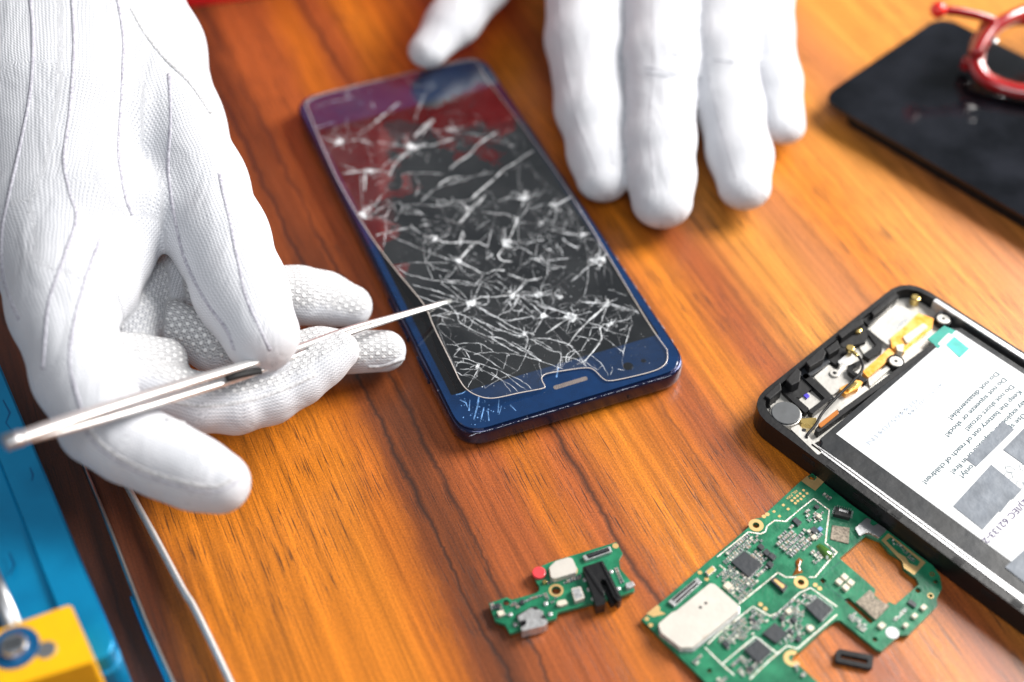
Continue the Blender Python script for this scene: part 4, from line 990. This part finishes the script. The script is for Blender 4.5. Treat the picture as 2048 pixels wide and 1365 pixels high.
for pts, z_ in (([(175, 905), (290, 800), (300, 860), (215, 930)], 9.0), ([(330, 790), (405, 700), (440, 730), (430, 800), (370, 830)], 9.6), ([(470, 660), (590, 550), (620, 590), (600, 640), (500, 700)], 9.4), ([(610, 570), (700, 500), (720, 560), (640, 610)], 8.9), ([(700, 460), (800, 390), (880, 345), (890, 380), (800, 440), (730, 490)], 9.2), ([(940, 300), (1120, 150), (1130, 190), (960, 330)], 8.8)):
    pp('cover_clip', KP, pts, 3, z_, 'matte_black', .3)
def cp(name, p, r, z0, z1, m, bev=.15, par=p2): return cyl(name, at(*KP([p])[0], z1), r, z0, z1, M[m], par, bev)
for p, r in (((1262, 195), 1.5), ((845, 425), 1.35)): cp('brass_insert', p, r, 4, 7.4, 'brass', .4)
for p in ((1120, 655), (1460, 350)):
    cp('screw_boss', p, 2.6, ZC, 6.8, 'plastic_black', .2); cp('screw_ring', p, 2.0, 6.7, 7.1, 'silverplate', .2); cp('screw_hole', p, .5, 7.05, 7.13, 'matte_black', 0)
cp('screw_ring', (680, 740), 1.5, 5.5, 6.2, 'silverplate', .2); cp('screw_hole', (680, 740), .6, 6.15, 6.22, 'matte_black', 0)
vm = cp('vibration_motor', (330, 1025), 4.2, ZC, 6.9, 'grey_round', .25); cp('motor_ring', (328, 1032), 4.6, ZC, 6.3, 'silverplate', .2)
cp('screw_hole', (243, 945), .6, 5.2, 5.3, 'matte_black', 0); cp('screw_hole', (460, 1150), .6, ZP+.1, ZP+.2, 'matte_black', 0)
pp('blue_mark', KP, [(455, 900), (480, 885), (502, 905), (480, 925)], 5.5, 5.9, 'bluemark', .05)
cpth = [KP([p])[0]+(z,) for p, z in (((850, 620), 8.2), ((880, 680), 8.6), ((865, 740), 8.7), ((780, 830), 8.6), ((690, 920), 8.5), ((590, 1030), 8.6), ((545, 1110), 8.8), ((480, 1190), 8.6), ((490, 1225), 7.4))]
ca = sweep('coax_cable', smoothpath([at(*p) for p in cpth], 5), .42, M['matte_black'], p2, 8)
e_ = (at(*KP([(845, 610)])[0], 8.2)-at(*KP([(780, 550)])[0], 8.2)).normalized()
cyl('coax_plug', at(*KP([(792, 560)])[0], 8.4), 1.25, 7.4, 8.6, M['brass'], ca, .2); box('coax_plug_stem', at(*KP([(825, 592)])[0], 8.4), e_, 2.6, .9, 7.6, 8.4, M['brass'], ca, .2)

# ------------------------------------------------------------------ large circuit board
ZG = 1.6
bd = thing('circuit_board', 'large green circuit board with cutouts and a white metal shield, under the opened phone', 'circuit board', at(1550, 1180, 0), 'green circuit boards')
def hole(u, v, rpx, n=16): p = at(u, v, ZG); return circle(p, pmm(u, v, ZG, rpx), n)
outl = [(1283, 1239), (1410, 1128), (1497, 1055), (1500, 1043), (1512, 1037), (1522, 1036), (1602, 962), (1624, 947), (1650, 968), (1700, 1008), (1745, 1040), (1800, 1080), (1840, 1112), (1866, 1132), (1880, 1152), (1884, 1177), (1873, 1198), (1875, 1211), (1849, 1238), (1816, 1271), (1799, 1270), (1763, 1303), (1752, 1298), (1681, 1241), (1672, 1241), (1655, 1253), (1600, 1303), (1590, 1308), (1583, 1318), (1590, 1328), (1602, 1334), (1637, 1366), (1700, 1420), (1640, 1480), (1540, 1480), (1412, 1365), (1330, 1286)]
cut = K2([(190, 765), (320, 655), (385, 680), (430, 735), (490, 770), (500, 815), (560, 860), (575, 890), (460, 990), (430, 975), (415, 990), (360, 945), (365, 915)])
slot = K2([(210, 965), (235, 955), (360, 1065), (340, 1083)]); sq_ = K2([(95, 870), (110, 858), (130, 875), (110, 888)])
hl = [(1512, 1051, 6.5), (1602, 1165, 6.5), (1311, 1224, 5), (1624, 955, 6), (1419, 1341, 5), (1871, 1163, 5), (1836, 1181, 6), (1861, 1192, 4), (1750, 1279, 5.5)]
base = prism('board', [A(outl, ZG), A(cut, ZG), A(slot, ZG), A(sq_, ZG)]+[hole(*h_) for h_ in hl], .5, ZG, M['pcb'], bd)
E1 = (at(*K3([(1100, 70)])[0], ZG)-at(*K3([(75, 960)])[0], ZG)).normalized(); E2 = Vector((E1.y, -E1.x, 0))
def bp(name, K, pts, h_, m, bev=.1, r=0, z0=None, par=None):
    q_ = A(K(pts), ZG+h_); return prism(name, [rounded(q_, r) if r else q_], ZG+.004 if z0 is None else z0, ZG+h_, M[m], par or bd, bev)
def bring(u, v, ro, ri, par=bd, m='gold'):
    p = at(u, v, ZG); prism('mounting_ring', [circle(p, pmm(u, v, ZG, ro), 28), circle(p, pmm(u, v, ZG, ri), 28)], ZG+.01, ZG+.06, M[m], par)
bring(1512, 1051, 15, 7); bring(1602, 1165, 14.5, 6.8); bring(1864, 1149, 5.5, 2.5, m='brass'); bring(1861, 1192, 6, 4.2)
p = at(1585, 1317, ZG); ro, ri = pmm(1585, 1317, ZG, 18), pmm(1585, 1317, ZG, 8)
arc = [Vector((p.x+r_*math.cos(a), p.y+r_*math.sin(a), 0)) for r_, seq in ((ro, np.linspace(.9, 5.6, 24)), (ri, np.linspace(5.6, .9, 24))) for a in seq]
prism('mounting_ring', [arc], ZG+.01, ZG+.06, M['gold'], bd)
bp('gold_pad', K3, [(1100, 72), (1140, 38), (1152, 60), (1185, 68), (1200, 50), (1190, 30), (1245, 78), (1190, 135)], .06, 'gold', 0)
bp('gold_pad', K3, [(105, 925), (175, 868), (195, 885), (190, 905), (230, 925), (150, 945)], .06, 'gold', 0)
# big shield can
can = bp('shield_can', K3, [(182, 990), (270, 915), (300, 905), (515, 727), (545, 735), (700, 872), (698, 905), (405, 1140), (325, 1142), (200, 1045)], 2.0, 'can', .35, .3, ZG+.3)
bp('shield_skirt', K3, [(178, 1005), (270, 925), (515, 735), (705, 880), (705, 925), (410, 1160), (320, 1160), (190, 1060)], .9, 'tin', .1)
for q_ in ((487, 857), (452, 884)):
    pz = at(*K3([q_])[0], ZG+2.0); cyl('vent_hole', pz, .42, ZG+1.99, ZG+2.02, M['matte_black'], can, 0)
def conn(K, pts, h_, inner='plastic_black'):
    o_ = bp('connector', K, pts, h_, 'tin', .1); c_ = Vector((sum(p_[0] for p_ in pts)/4, sum(p_[1] for p_ in pts)/4))
    q_ = [tuple(c_+(Vector(p_)-c_)*.80) for p_ in pts]; bp('connector_core', K, q_, h_+.05, inner, .05, z0=ZG+.2, par=o_)
    q_ = [tuple(c_+(Vector(p_)-c_)*f_) for p_, f_ in zip(pts, (.55,)*4)]
    a_, b_, c2_, d_ = [Vector(p_) for p_ in pts]
    mid = [a_*.62+d_*.38, b_*.62+c2_*.38, b_*.38+c2_*.62, a_*.38+d_*.62]; cm_ = sum(mid, Vector((0, 0)))/4
    bp('connector_pins', K, [tuple(cm_+(m_-cm_)*.8) for m_ in mid], h_+.12, 'steel_soft' if inner == 'plastic_black' else 'gold', .02, z0=ZG+.2, par=o_)
    return o_
conn(K3, [(245, 845), (430, 690), (462, 720), (285, 878)], .9); conn(K3, [(480, 655), (530, 612), (556, 640), (505, 682)], .8, 'gold')
bp('connector', K3, [(900, 705), (930, 685), (1015, 745), (985, 785)], 1.0, 'chip', .1); bp('connector_pins', K3, [(922, 708), (934, 700), (996, 745), (982, 764)], 1.05, 'gold', 0, z0=ZG+.9)
cB_ = bp('connector', K4, [(408, 285), (425, 235), (525, 262), (515, 310)], 1.3, 'plastic_black', .15)
bp('connector_pins', K4, [(442, 262), (448, 248), (505, 264), (500, 278)], 1.36, 'steel_soft', 0, z0=ZG+1.2)
for pts, h_ in (([(650, 590), (735, 520), (850, 605), (765, 690)], .9), ([(1130, 880), (1205, 820), (1300, 890), (1225, 975)], .9), ([(850, 1050), (930, 980), (1012, 1050), (940, 1115)], .8),
                ([(735, 1155), (820, 1085), (908, 1165), (825, 1242)], .8), ([(1040, 320), (1065, 302), (1105, 335), (1078, 360)], .8), ([(1155, 380), (1185, 360), (1212, 388), (1185, 412)], .8),
                ([(588, 1110), (612, 1088), (645, 1120), (620, 1145)], .7), ([(815, 490), (840, 470), (866, 495), (845, 515)], 1.0), ([(850, 525), (878, 502), (905, 530), (878, 552)], 1.0),
                ([(885, 552), (912, 528), (942, 556), (918, 580)], 1.0), ([(875, 600), (898, 582), (925, 605), (905, 628)], 1.0), ([(1180, 232), (1200, 220), (1220, 238), (1200, 252)], .6),
                ([(1030, 950), (1052, 935), (1078, 962), (1055, 985)], .8), ([(955, 945), (975, 930), (1000, 955), (980, 975)], .7), ([(1058, 1085), (1082, 1062), (1108, 1085), (1085, 1108)], .7), ([(760, 955), (785, 940), (820, 975), (800, 985)], .5), ([(750, 1270), (775, 1250), (800, 1275), (778, 1300)], .7), ([(1015, 1030), (1035, 1015), (1060, 1045), (1040, 1060)], .6)):
    bp('chip', K3, pts, h_, 'chip', .08)
for pts in ([(880, 850), (905, 830), (945, 862), (930, 885)],): bp('chip', K4, pts, .6, 'chip', .06)
for (x, y) in ((480, 685), (445, 715), (520, 720), (487, 752)): bp('led_block', K4, [(x-28, y-2), (x-4, y-25), (x+28, y+2), (x+4, y+25)], 1.0, 'cream', .12)
for K, (x, y), s_ in ((K3, (630, 742), 34), (K3, (1020, 905), 26), (K3, (1160, 1015), 28), (K3, (1215, 295), 20), (K4, (988, 880), 26), (K4, (930, 935), 24), (K4, (872, 995), 22), (K4, (718, 997), 30), (K3, (1180, 430), 22), (K3, (1222, 378), 20)):
    o_ = bp('ceramic_block', K, [(x-s_, y), (x, y-s_*.85), (x+s_, y), (x, y+s_*.85)], .9, 'bluetiny' if (x, y) == (1222, 378) else 'cream', .12)
cyl('white_sticker', at(*K4([(785, 1047)])[0], ZG), 1.75, ZG, ZG+.1, M['white'], bd, .02)
bp('conductive_pad', K4, [(400, 355), (512, 372), (505, 475), (388, 445)], .25, 'sand', .05)
bp('conductive_pad', K4, [(553, 848), (640, 770), (672, 795), (668, 820), (735, 855), (770, 870), (680, 962)], .5, 'sand', .05)
bp('metal_tab', K4, [(545, 375), (620, 308), (650, 320), (640, 345), (665, 362), (690, 345), (750, 385), (700, 435), (640, 405), (610, 405), (575, 425)], .9, 'steel_soft', .1, .3)
bp('gold_pad', K4, [(715, 452), (760, 408), (1000, 595), (925, 675), (860, 630), (850, 590), (810, 550)], .08, 'gold', 0)
bp('green_window', K4, [(745, 455), (775, 432), (965, 590), (945, 620), (895, 600), (870, 560), (820, 530)], .12, 'pcb', 0)
# shield footprint tracks
def track(K, pts, wd=.36, m='tin', par=bd, z=None, name='shield_track'):
    bm = bmesh.new(); P = [at(u, v, (z or ZG)+.02) for u, v in K(pts)]; PP = []
    for a_, b_ in zip(P, P[1:]): PP += [a_.lerp(b_, t_/6) for t_ in range(6)]
    PP.append(P[-1]); ribbon(bm, PP, [wd*rnd.uniform(.8, 1.2) for _ in PP], .03); return from_bm(name, bm, M[m], par)
M['track'] = mat('tinned_track', (.62, .60, .55), .4, .5, var=.25, vs_=1200, bump=.6, bs=2500, col2=(.45, .32, .2), thr=(.5, .7))
for pts in ([(560, 560), (760, 400), (840, 412), (872, 395), (880, 362), (930, 325), (1000, 332), (1090, 255), (1180, 185), (1280, 260), (1255, 470)], [(1255, 470), (1330, 530), (1290, 570), (1190, 690), (1150, 690)],
            [(700, 862), (950, 660), (1000, 690), (1090, 690)], [(500, 1120), (560, 1060), (790, 878), (900, 940), (950, 920), (1090, 790), (1160, 758), (1330, 880)], [(590, 1250), (805, 1070), (945, 1180)],
            [(770, 1345), (900, 1220), (1010, 1130), (1075, 1150), (1330, 930)], [(575, 612), (610, 640), (600, 665)], [(480, 1140), (590, 1250), (670, 1320)]):
    track(K3, pts, .38, 'track')
for q_ in ((860, 300), (882, 286), (448, 660), (492, 702), (108, 958), (133, 998), (838, 865), (868, 893), (1190, 740), (1218, 762), (1040, 198), (1058, 182), (1075, 168), (1093, 153), (1062, 215), (1078, 200), (1098, 188), (1115, 170), (1137, 152), (1115, 132)):
    p = at(*K3([q_])[0], ZG); cyl('test_pad', p, .42 if q_[0] > 1000 and q_[1] < 300 else .62, ZG, ZG+.05, M['gold'], bd, 0, 12)
for q_ in ((925, 268), (985, 226), (1016, 252), (960, 298)): bp('gold_pad', K3, [(q_[0]-12, q_[1]), (q_[0], q_[1]-10), (q_[0]+12, q_[1]), (q_[0], q_[1]+10)], .05, 'gold', 0)
text('board_text', 'KEL_FUSA', at(*K3([(1068, 128)])[0], ZG+.05), at(*K3([(975, 205)])[0], ZG)-at(*K3([(1068, 128)])[0], ZG), 1.0, ZG+.05, M['gold'], bd)
# the many small ceramic parts, in rows along the board's own axes
def inpoly(x, y, poly):
    c = False; n = len(poly)
    for i in range(n):
        (x1, y1), (x2, y2) = poly[i], poly[(i+1) % n]
        if (y1 > y) != (y2 > y) and x < (x2-x1)*(y-y1)/(y2-y1)+x1: c = not c
    return c
regs = [(K3, [(590, 555), (740, 425), (830, 430), (850, 470), (740, 510), (640, 600), (600, 600)], .95, .9), (K3, [(560, 680), (640, 610), (770, 700), (800, 640), (900, 610), (760, 800), (700, 850), (640, 790), (590, 730)], .85, .9),
        (K3, [(780, 520), (820, 520), (880, 570), (870, 600), (820, 610), (780, 560)], .95, .8), (K3, [(930, 450), (1030, 365), (1070, 400), (1180, 470), (1050, 560), (1000, 540), (960, 500)], 1.0, .92),
        (K3, [(1110, 380), (1150, 370), (1240, 420), (1210, 460), (1120, 400)], .9, .7), (K3, [(1110, 280), (1150, 260), (1250, 260), (1245, 330), (1150, 340)], .75, .6), (K3, [(1120, 530), (1180, 510), (1250, 560), (1190, 610)], .8, .7),
        (K3, [(620, 1010), (790, 890), (860, 940), (900, 960), (840, 1040), (740, 1080), (640, 1160), (560, 1100)], .75, .75), (K3, [(900, 960), (1080, 810), (1160, 780), (1200, 810), (1120, 880), (1100, 1000), (1180, 1010), (1050, 1110), (960, 1120), (1020, 1040)], .75, .6),
        (K3, [(640, 1260), (730, 1180), (820, 1250), (880, 1200), (790, 1310), (720, 1330)], .8, .7), (K3, [(380, 1190), (440, 1190), (470, 1240), (430, 1270)], .9, .6), (K3, [(560, 1340), (640, 1320), (700, 1365), (560, 1365)], .9, .7),
        (K4, [(500, 940), (530, 920), (650, 1010), (600, 1050)], .6, .8), (K4, [(790, 960), (870, 880), (900, 900), (810, 980)], .6, .8), (K4, [(330, 165), (350, 145), (395, 180), (380, 200)], .7, .8), (K3, [(230, 1050), (290, 1120), (330, 1140), (200, 1050)], .7, .6),
        (K4, [(760, 452), (790, 440), (940, 590), (930, 605)], .6, .8), (K3, [(1060, 1250), (1120, 1310), (1110, 1365), (1040, 1330)], .9, .5), (K3, [(1230, 880), (1300, 830), (1400, 905), (1330, 960)], .6, 0)]
sites = []
for K, poly, pitch, dens in regs:
    if dens <= 0: continue
    P = A(K(poly), ZG); c_ = sum(P, Vector())/len(P); loc = [((p_-c_).dot(E1), (p_-c_).dot(E2)) for p_ in P]
    x0, x1 = min(l[0] for l in loc), max(l[0] for l in loc); y0, y1 = min(l[1] for l in loc), max(l[1] for l in loc)
    y = y0
    while y < y1:
        x = x0; py = pitch*rnd.choice((.75, 1.0, 1.35))
        while x < x1:
            px_ = pitch*rnd.choice((.9, 1.1, 1.6, 2.0))
            if inpoly(x+px_/2, y+py/2, loc) and rnd.random() < dens: sites.append((c_+E1*(x+px_/2)+E2*(y+py/2), px_*.74, py*.66, rnd.random()))
            x += px_
        y += py
sites.sort(key=lambda s_: -s_[1]*s_[2])
bms = {k_: bmesh.new() for k_ in ('mlcc', 'tin', 'cream', 'chip')}
def comp(bmb, bmt, c_, sx, sy, hh, z0):
    box('', c_, E1, sx*.5, sy, z0, z0+hh, None, None, 0, bmb)
    for sg in (-1, 1): box('', c_+E1*sg*sx*.37, E1, sx*.25, sy*1.04, z0, z0+hh*1.04, None, None, 0, bmt)
for i, (c_, sx, sy, r_) in enumerate(sites):
    kind_ = 'mlcc' if r_ < .5 else 'cream' if r_ < .68 else 'chip'
    hh = min(sx, sy)*rnd.uniform(.6, 1.0)
    if i < 90:
        b1_, b2_ = bmesh.new(), bmesh.new(); comp(b1_, b2_, c_, sx, sy, hh, ZG)
        o_ = from_bm('capacitor', b1_, M[kind_], bd); from_bm('solder_end', b2_, M['tin'], o_)
    else:
        comp(bms[kind_], bms['tin'], c_, sx, sy, hh, ZG)
for k_, b_ in bms.items(): o_ = from_bm('small_components', b_, M[k_], bd); o_['kind'] = 'stuff'
print('sites', len(sites))
def pins(pts, n, K=K3):      # leads round a chip
    bm = bmesh.new(); Q = A(K(pts), ZG)
    for a_, b_ in zip(Q, Q[1:]+Q[:1]):
        d_ = (b_-a_).normalized(); o__ = Vector((d_.y, -d_.x, 0)); c_ = sum(Q, Vector())/4
        if (a_-c_).dot(o__) < 0: o__ = -o__
        for k in range(n): box('', a_.lerp(b_, (k+.5)/n)+o__*.25, o__, .5, .16, ZG, ZG+.14, None, None, 0, bm)
    from_bm('chip_leads', bm, M['tin'], bd)
pins([(650, 590), (735, 520), (850, 605), (765, 690)], 14); pins([(1130, 880), (1205, 820), (1300, 890), (1225, 975)], 12); pins([(735, 1155), (820, 1085), (908, 1165), (825, 1242)], 10); pins([(408, 285), (425, 235), (525, 262), (515, 310)], 7, K4)
bm = bmesh.new()    # amber flux and the burnt green blob
def blob(name, K, pts, h_, m):
    Q = A(K(pts), ZG); c_ = sum(Q, Vector())/len(Q); bm = bmesh.new(); n = len(Q)
    r0 = [bm.verts.new((q_.x, q_.y, ZG)) for q_ in Q]; r1 = [bm.verts.new((*(c_+(q_-c_)*.7).xy, ZG+h_*rnd.uniform(.6, 1))) for q_ in Q]; t_ = bm.verts.new((c_.x, c_.y, ZG+h_))
    for i in range(n): bm.faces.new((r0[i], r0[(i+1) % n], r1[(i+1) % n], r1[i])); bm.faces.new((r1[i], r1[(i+1) % n], t_))
    from_bm(name, bm, M[m], bd, True)
blob('flux_blob', K3, [(1060, 590), (1085, 565), (1110, 580), (1085, 630), (1110, 660), (1080, 670), (1040, 685), (1070, 630)], .6, 'flux')
blob('flux_blob', K4, [(295, 490), (320, 472), (370, 500), (405, 545), (400, 570), (370, 585), (325, 545)], .9, 'fluxg')
track(K4, [(375, 480), (400, 520), (415, 560)], .3, 'steel'); track(K4, [(335, 520), (365, 560), (385, 575)], .3, 'flux', name='flux_thread')
track(K4, [(452, 590), (330, 690)], .12, 'print', name='groove'); track(K4, [(345, 735), (500, 850)], .12, 'print', name='groove')

# ------------------------------------------------------------------ small charging board
sb = thing('circuit_board', 'small green charging board with black audio jack and red round sticker', 'circuit board', at(1120, 1180, 0), 'green circuit boards')
ZS = 2.0
o5 = K5([(110, 850), (330, 775), (395, 805), (700, 722), (735, 690), (738, 640), (700, 590), (650, 440), (780, 380), (870, 340), (1690, 90), (1770, 230), (1725, 310), (1740, 420), (1860, 560), (1922, 680), (1900, 705), (1740, 760), (1500, 820), (965, 960), (945, 1040), (860, 1060), (500, 1180), (370, 1220), (310, 1110), (190, 1070)])
def h5(x, y, r, n=18): u, v = K5([(x, y)])[0]; return circle(at(u, v, ZS), r, n)
prism('board', [A(o5, ZS), h5(945, 690, 1.25), h5(325, 842, .9)], .8, ZS, M['pcb'], sb)
def s5(name, pts, h_, m, bev=.15, r=0, z0=None, par=None):
    q_ = A(K5(pts), ZS+h_); return prism(name, [rounded(q_, r) if r else q_], ZS+.004 if z0 is None else z0, ZS+h_, M[m], par or sb, bev, 3)
prism('mounting_ring', [h5(945, 690, 1.95, 24), h5(945, 690, 1.3, 24)], ZS+.01, ZS+.05, M['gold'], sb)
E1b = (at(*K5([(1690, 90)])[0], ZS)-at(*K5([(870, 340)])[0], ZS)).normalized()
s5('shield_can', [(860, 400), (940, 325), (1110, 275), (1150, 300), (1205, 420), (1190, 465), (920, 545), (880, 520)], 1.9, 'can', .4, .5)
s5('shield_skirt', [(850, 420), (940, 335), (1120, 280), (1215, 430), (1200, 480), (910, 562), (870, 530)], .6, 'gold', .05, .4)
p = at(*K5([(732, 462)])[0], ZS+.9); cyl('red_sticker', p, 1.85, ZS+.1, ZS+.9, M['redflat'], sb, .25)
s5('silicon_sensor', [(1130, 665), (1250, 640), (1300, 780), (1180, 825)], 1.5, 'can', .25, .25)
s5('plated_pad', [(1145, 680), (1235, 658), (1275, 765), (1190, 800)], 1.56, 'tin', .02, 0, ZS+1.4)
cn = s5('connector', [(1270, 260), (1610, 140), (1640, 205), (1310, 320)], 1.1, 'tin', .1)
s5('connector_core', [(1315, 245), (1590, 155), (1612, 200), (1345, 295)], 1.18, 'plastic_black', .05, 0, ZS+.4, cn)
s5('connector_pins', [(1335, 252), (1580, 172), (1588, 188), (1343, 268)], 1.26, 'chip', .02, 0, ZS+.4, cn)
cyl('test_pad', at(*K5([(1680, 138)])[0], ZS), .85, ZS, ZS+.05, M['gold'], sb, 0)
# audio jack: body with a forked open end and contact springs
jk = s5('audio_jack', [(1270, 400), (1520, 320), (1640, 540), (1760, 790), (1720, 830), (1660, 770), (1600, 640), (1560, 560), (1510, 545), (1490, 590), (1540, 700), (1555, 860), (1440, 890), (1400, 740)], 2.6, 'plastic_black', .3, .2, .9)
s5('jack_ridge', [(1290, 400), (1330, 388), (1540, 690), (1545, 760), (1500, 720)], 2.9, 'plastic_black', .12, 0, ZS+2.3, jk)
s5('jack_ridge', [(1490, 335), (1520, 325), (1730, 760), (1705, 770)], 2.9, 'plastic_black', .12, 0, ZS+2.3, jk)
s5('jack_lower_shell', [(1500, 600), (1590, 640), (1670, 850), (1620, 860)], .4, 'matte_black', .1, 0, .6, jk)
s5('contact_spring', [(1680, 820), (1705, 812), (1715, 850), (1690, 862)], .6, 'brass', .05, 0, .5, jk)
# charging port
pt = s5('charging_port', [(465, 1015), (600, 925), (650, 905), (680, 935), (740, 925), (790, 960), (770, 1000), (740, 1000), (760, 1040), (830, 1050), (840, 1090), (790, 1130), (520, 1195), (505, 1150), (575, 1110), (570, 1050), (490, 1070)], 2.0, 'tin', .25, .2, .6)
s5('port_recess', [(445, 1000), (620, 905), (640, 890), (700, 885), (730, 920), (480, 1080), (520, 1130)], .9, 'matte_black', .05)
for pts in ([(490, 1075), (568, 1052), (572, 1108), (508, 1140)], [(742, 1000), (800, 990), (830, 1045), (765, 1040)]): s5('port_window', pts, 1.2, 'matte_black', .05)
for x, y in ((1625, 465), (1715, 675), (1405, 800), (1350, 685), (1300, 565), (815, 860), (870, 990), (438, 1120), (375, 995)): 
    p = at(*K5([(x, y)])[0], ZS); cyl('solder_joint', p, .62, ZS, ZS+.5, M['tin'], sb, .25, 12)
for pts in ([(180, 860), (235, 840), (250, 900), (195, 920)], [(490, 810), (540, 795), (550, 850), (500, 865)]): s5('chip', pts, .8, 'chip', .08)
s5('fuse_block', [(1800, 600), (1890, 570), (1925, 620), (1860, 660), (1810, 650)], 1.2, 'tin', .2); s5('ceramic_block', [(960, 820), (1060, 800), (1090, 850), (1010, 880), (950, 870)], .9, 'cream', .2, .2)
s5('ceramic_block', [(210, 950), (290, 930), (305, 985), (240, 1010)], .9, 'cream', .2, .2); s5('brass_socket', [(770, 570), (815, 550), (835, 585), (790, 605)], .8, 'brass', .1)
rows = [((1060, 600), (1230, 545), 6), ((150, 860), (165, 920), 4), ((400, 880), (450, 860), 3), ((560, 830), (600, 820), 3), ((620, 800), (760, 760), 5), ((810, 740), (840, 800), 3), ((1690, 430), (1760, 590), 6), ((250, 880), (270, 940), 3), ((900, 840), (940, 790), 2), ((820, 590), (860, 600), 2), ((1090, 570), (1230, 520), 5), ((420, 850), (470, 900), 3), ((235, 1020), (300, 1000), 2)]
for a_, b_, n in rows:
    for k in range(n):
        x = a_[0]+(b_[0]-a_[0])*k/max(1, n-1); y = a_[1]+(b_[1]-a_[1])*k/max(1, n-1)
        p = at(*K5([(x, y)])[0], ZS); b1_, b2_ = bmesh.new(), bmesh.new()
        sx, sy = rnd.choice(((.9, .45), (.7, .4), (1.0, .6)))
        box('', p, E1b, sx*.5, sy, ZS, ZS+.4, None, None, 0, b1_)
        for sg in (-1, 1): box('', p+E1b*sg*sx*.37, E1b, sx*.25, sy*1.05, ZS, ZS+.42, None, None, 0, b2_)
        o_ = from_bm('capacitor', b1_, M[rnd.choice(('mlcc', 'chip', 'chip'))], sb); from_bm('solder_end', b2_, M['tin'], o_)

# ------------------------------------------------------------------ loose gasket
gk = prism('rubber_gasket', [rounded(A(((1671, 1303), (1679, 1298), (1747, 1311), (1745, 1336), (1738, 1337), (1671, 1323)), 1.4), .6), A(((1682, 1308), (1736, 1319), (1735, 1328), (1681, 1316)), 1.4)[::-1]], .05, 1.4, M['matte_black'], None, .15)
tag(gk, 'small black rectangular rubber ring lying loose below the large circuit board', 'gasket')
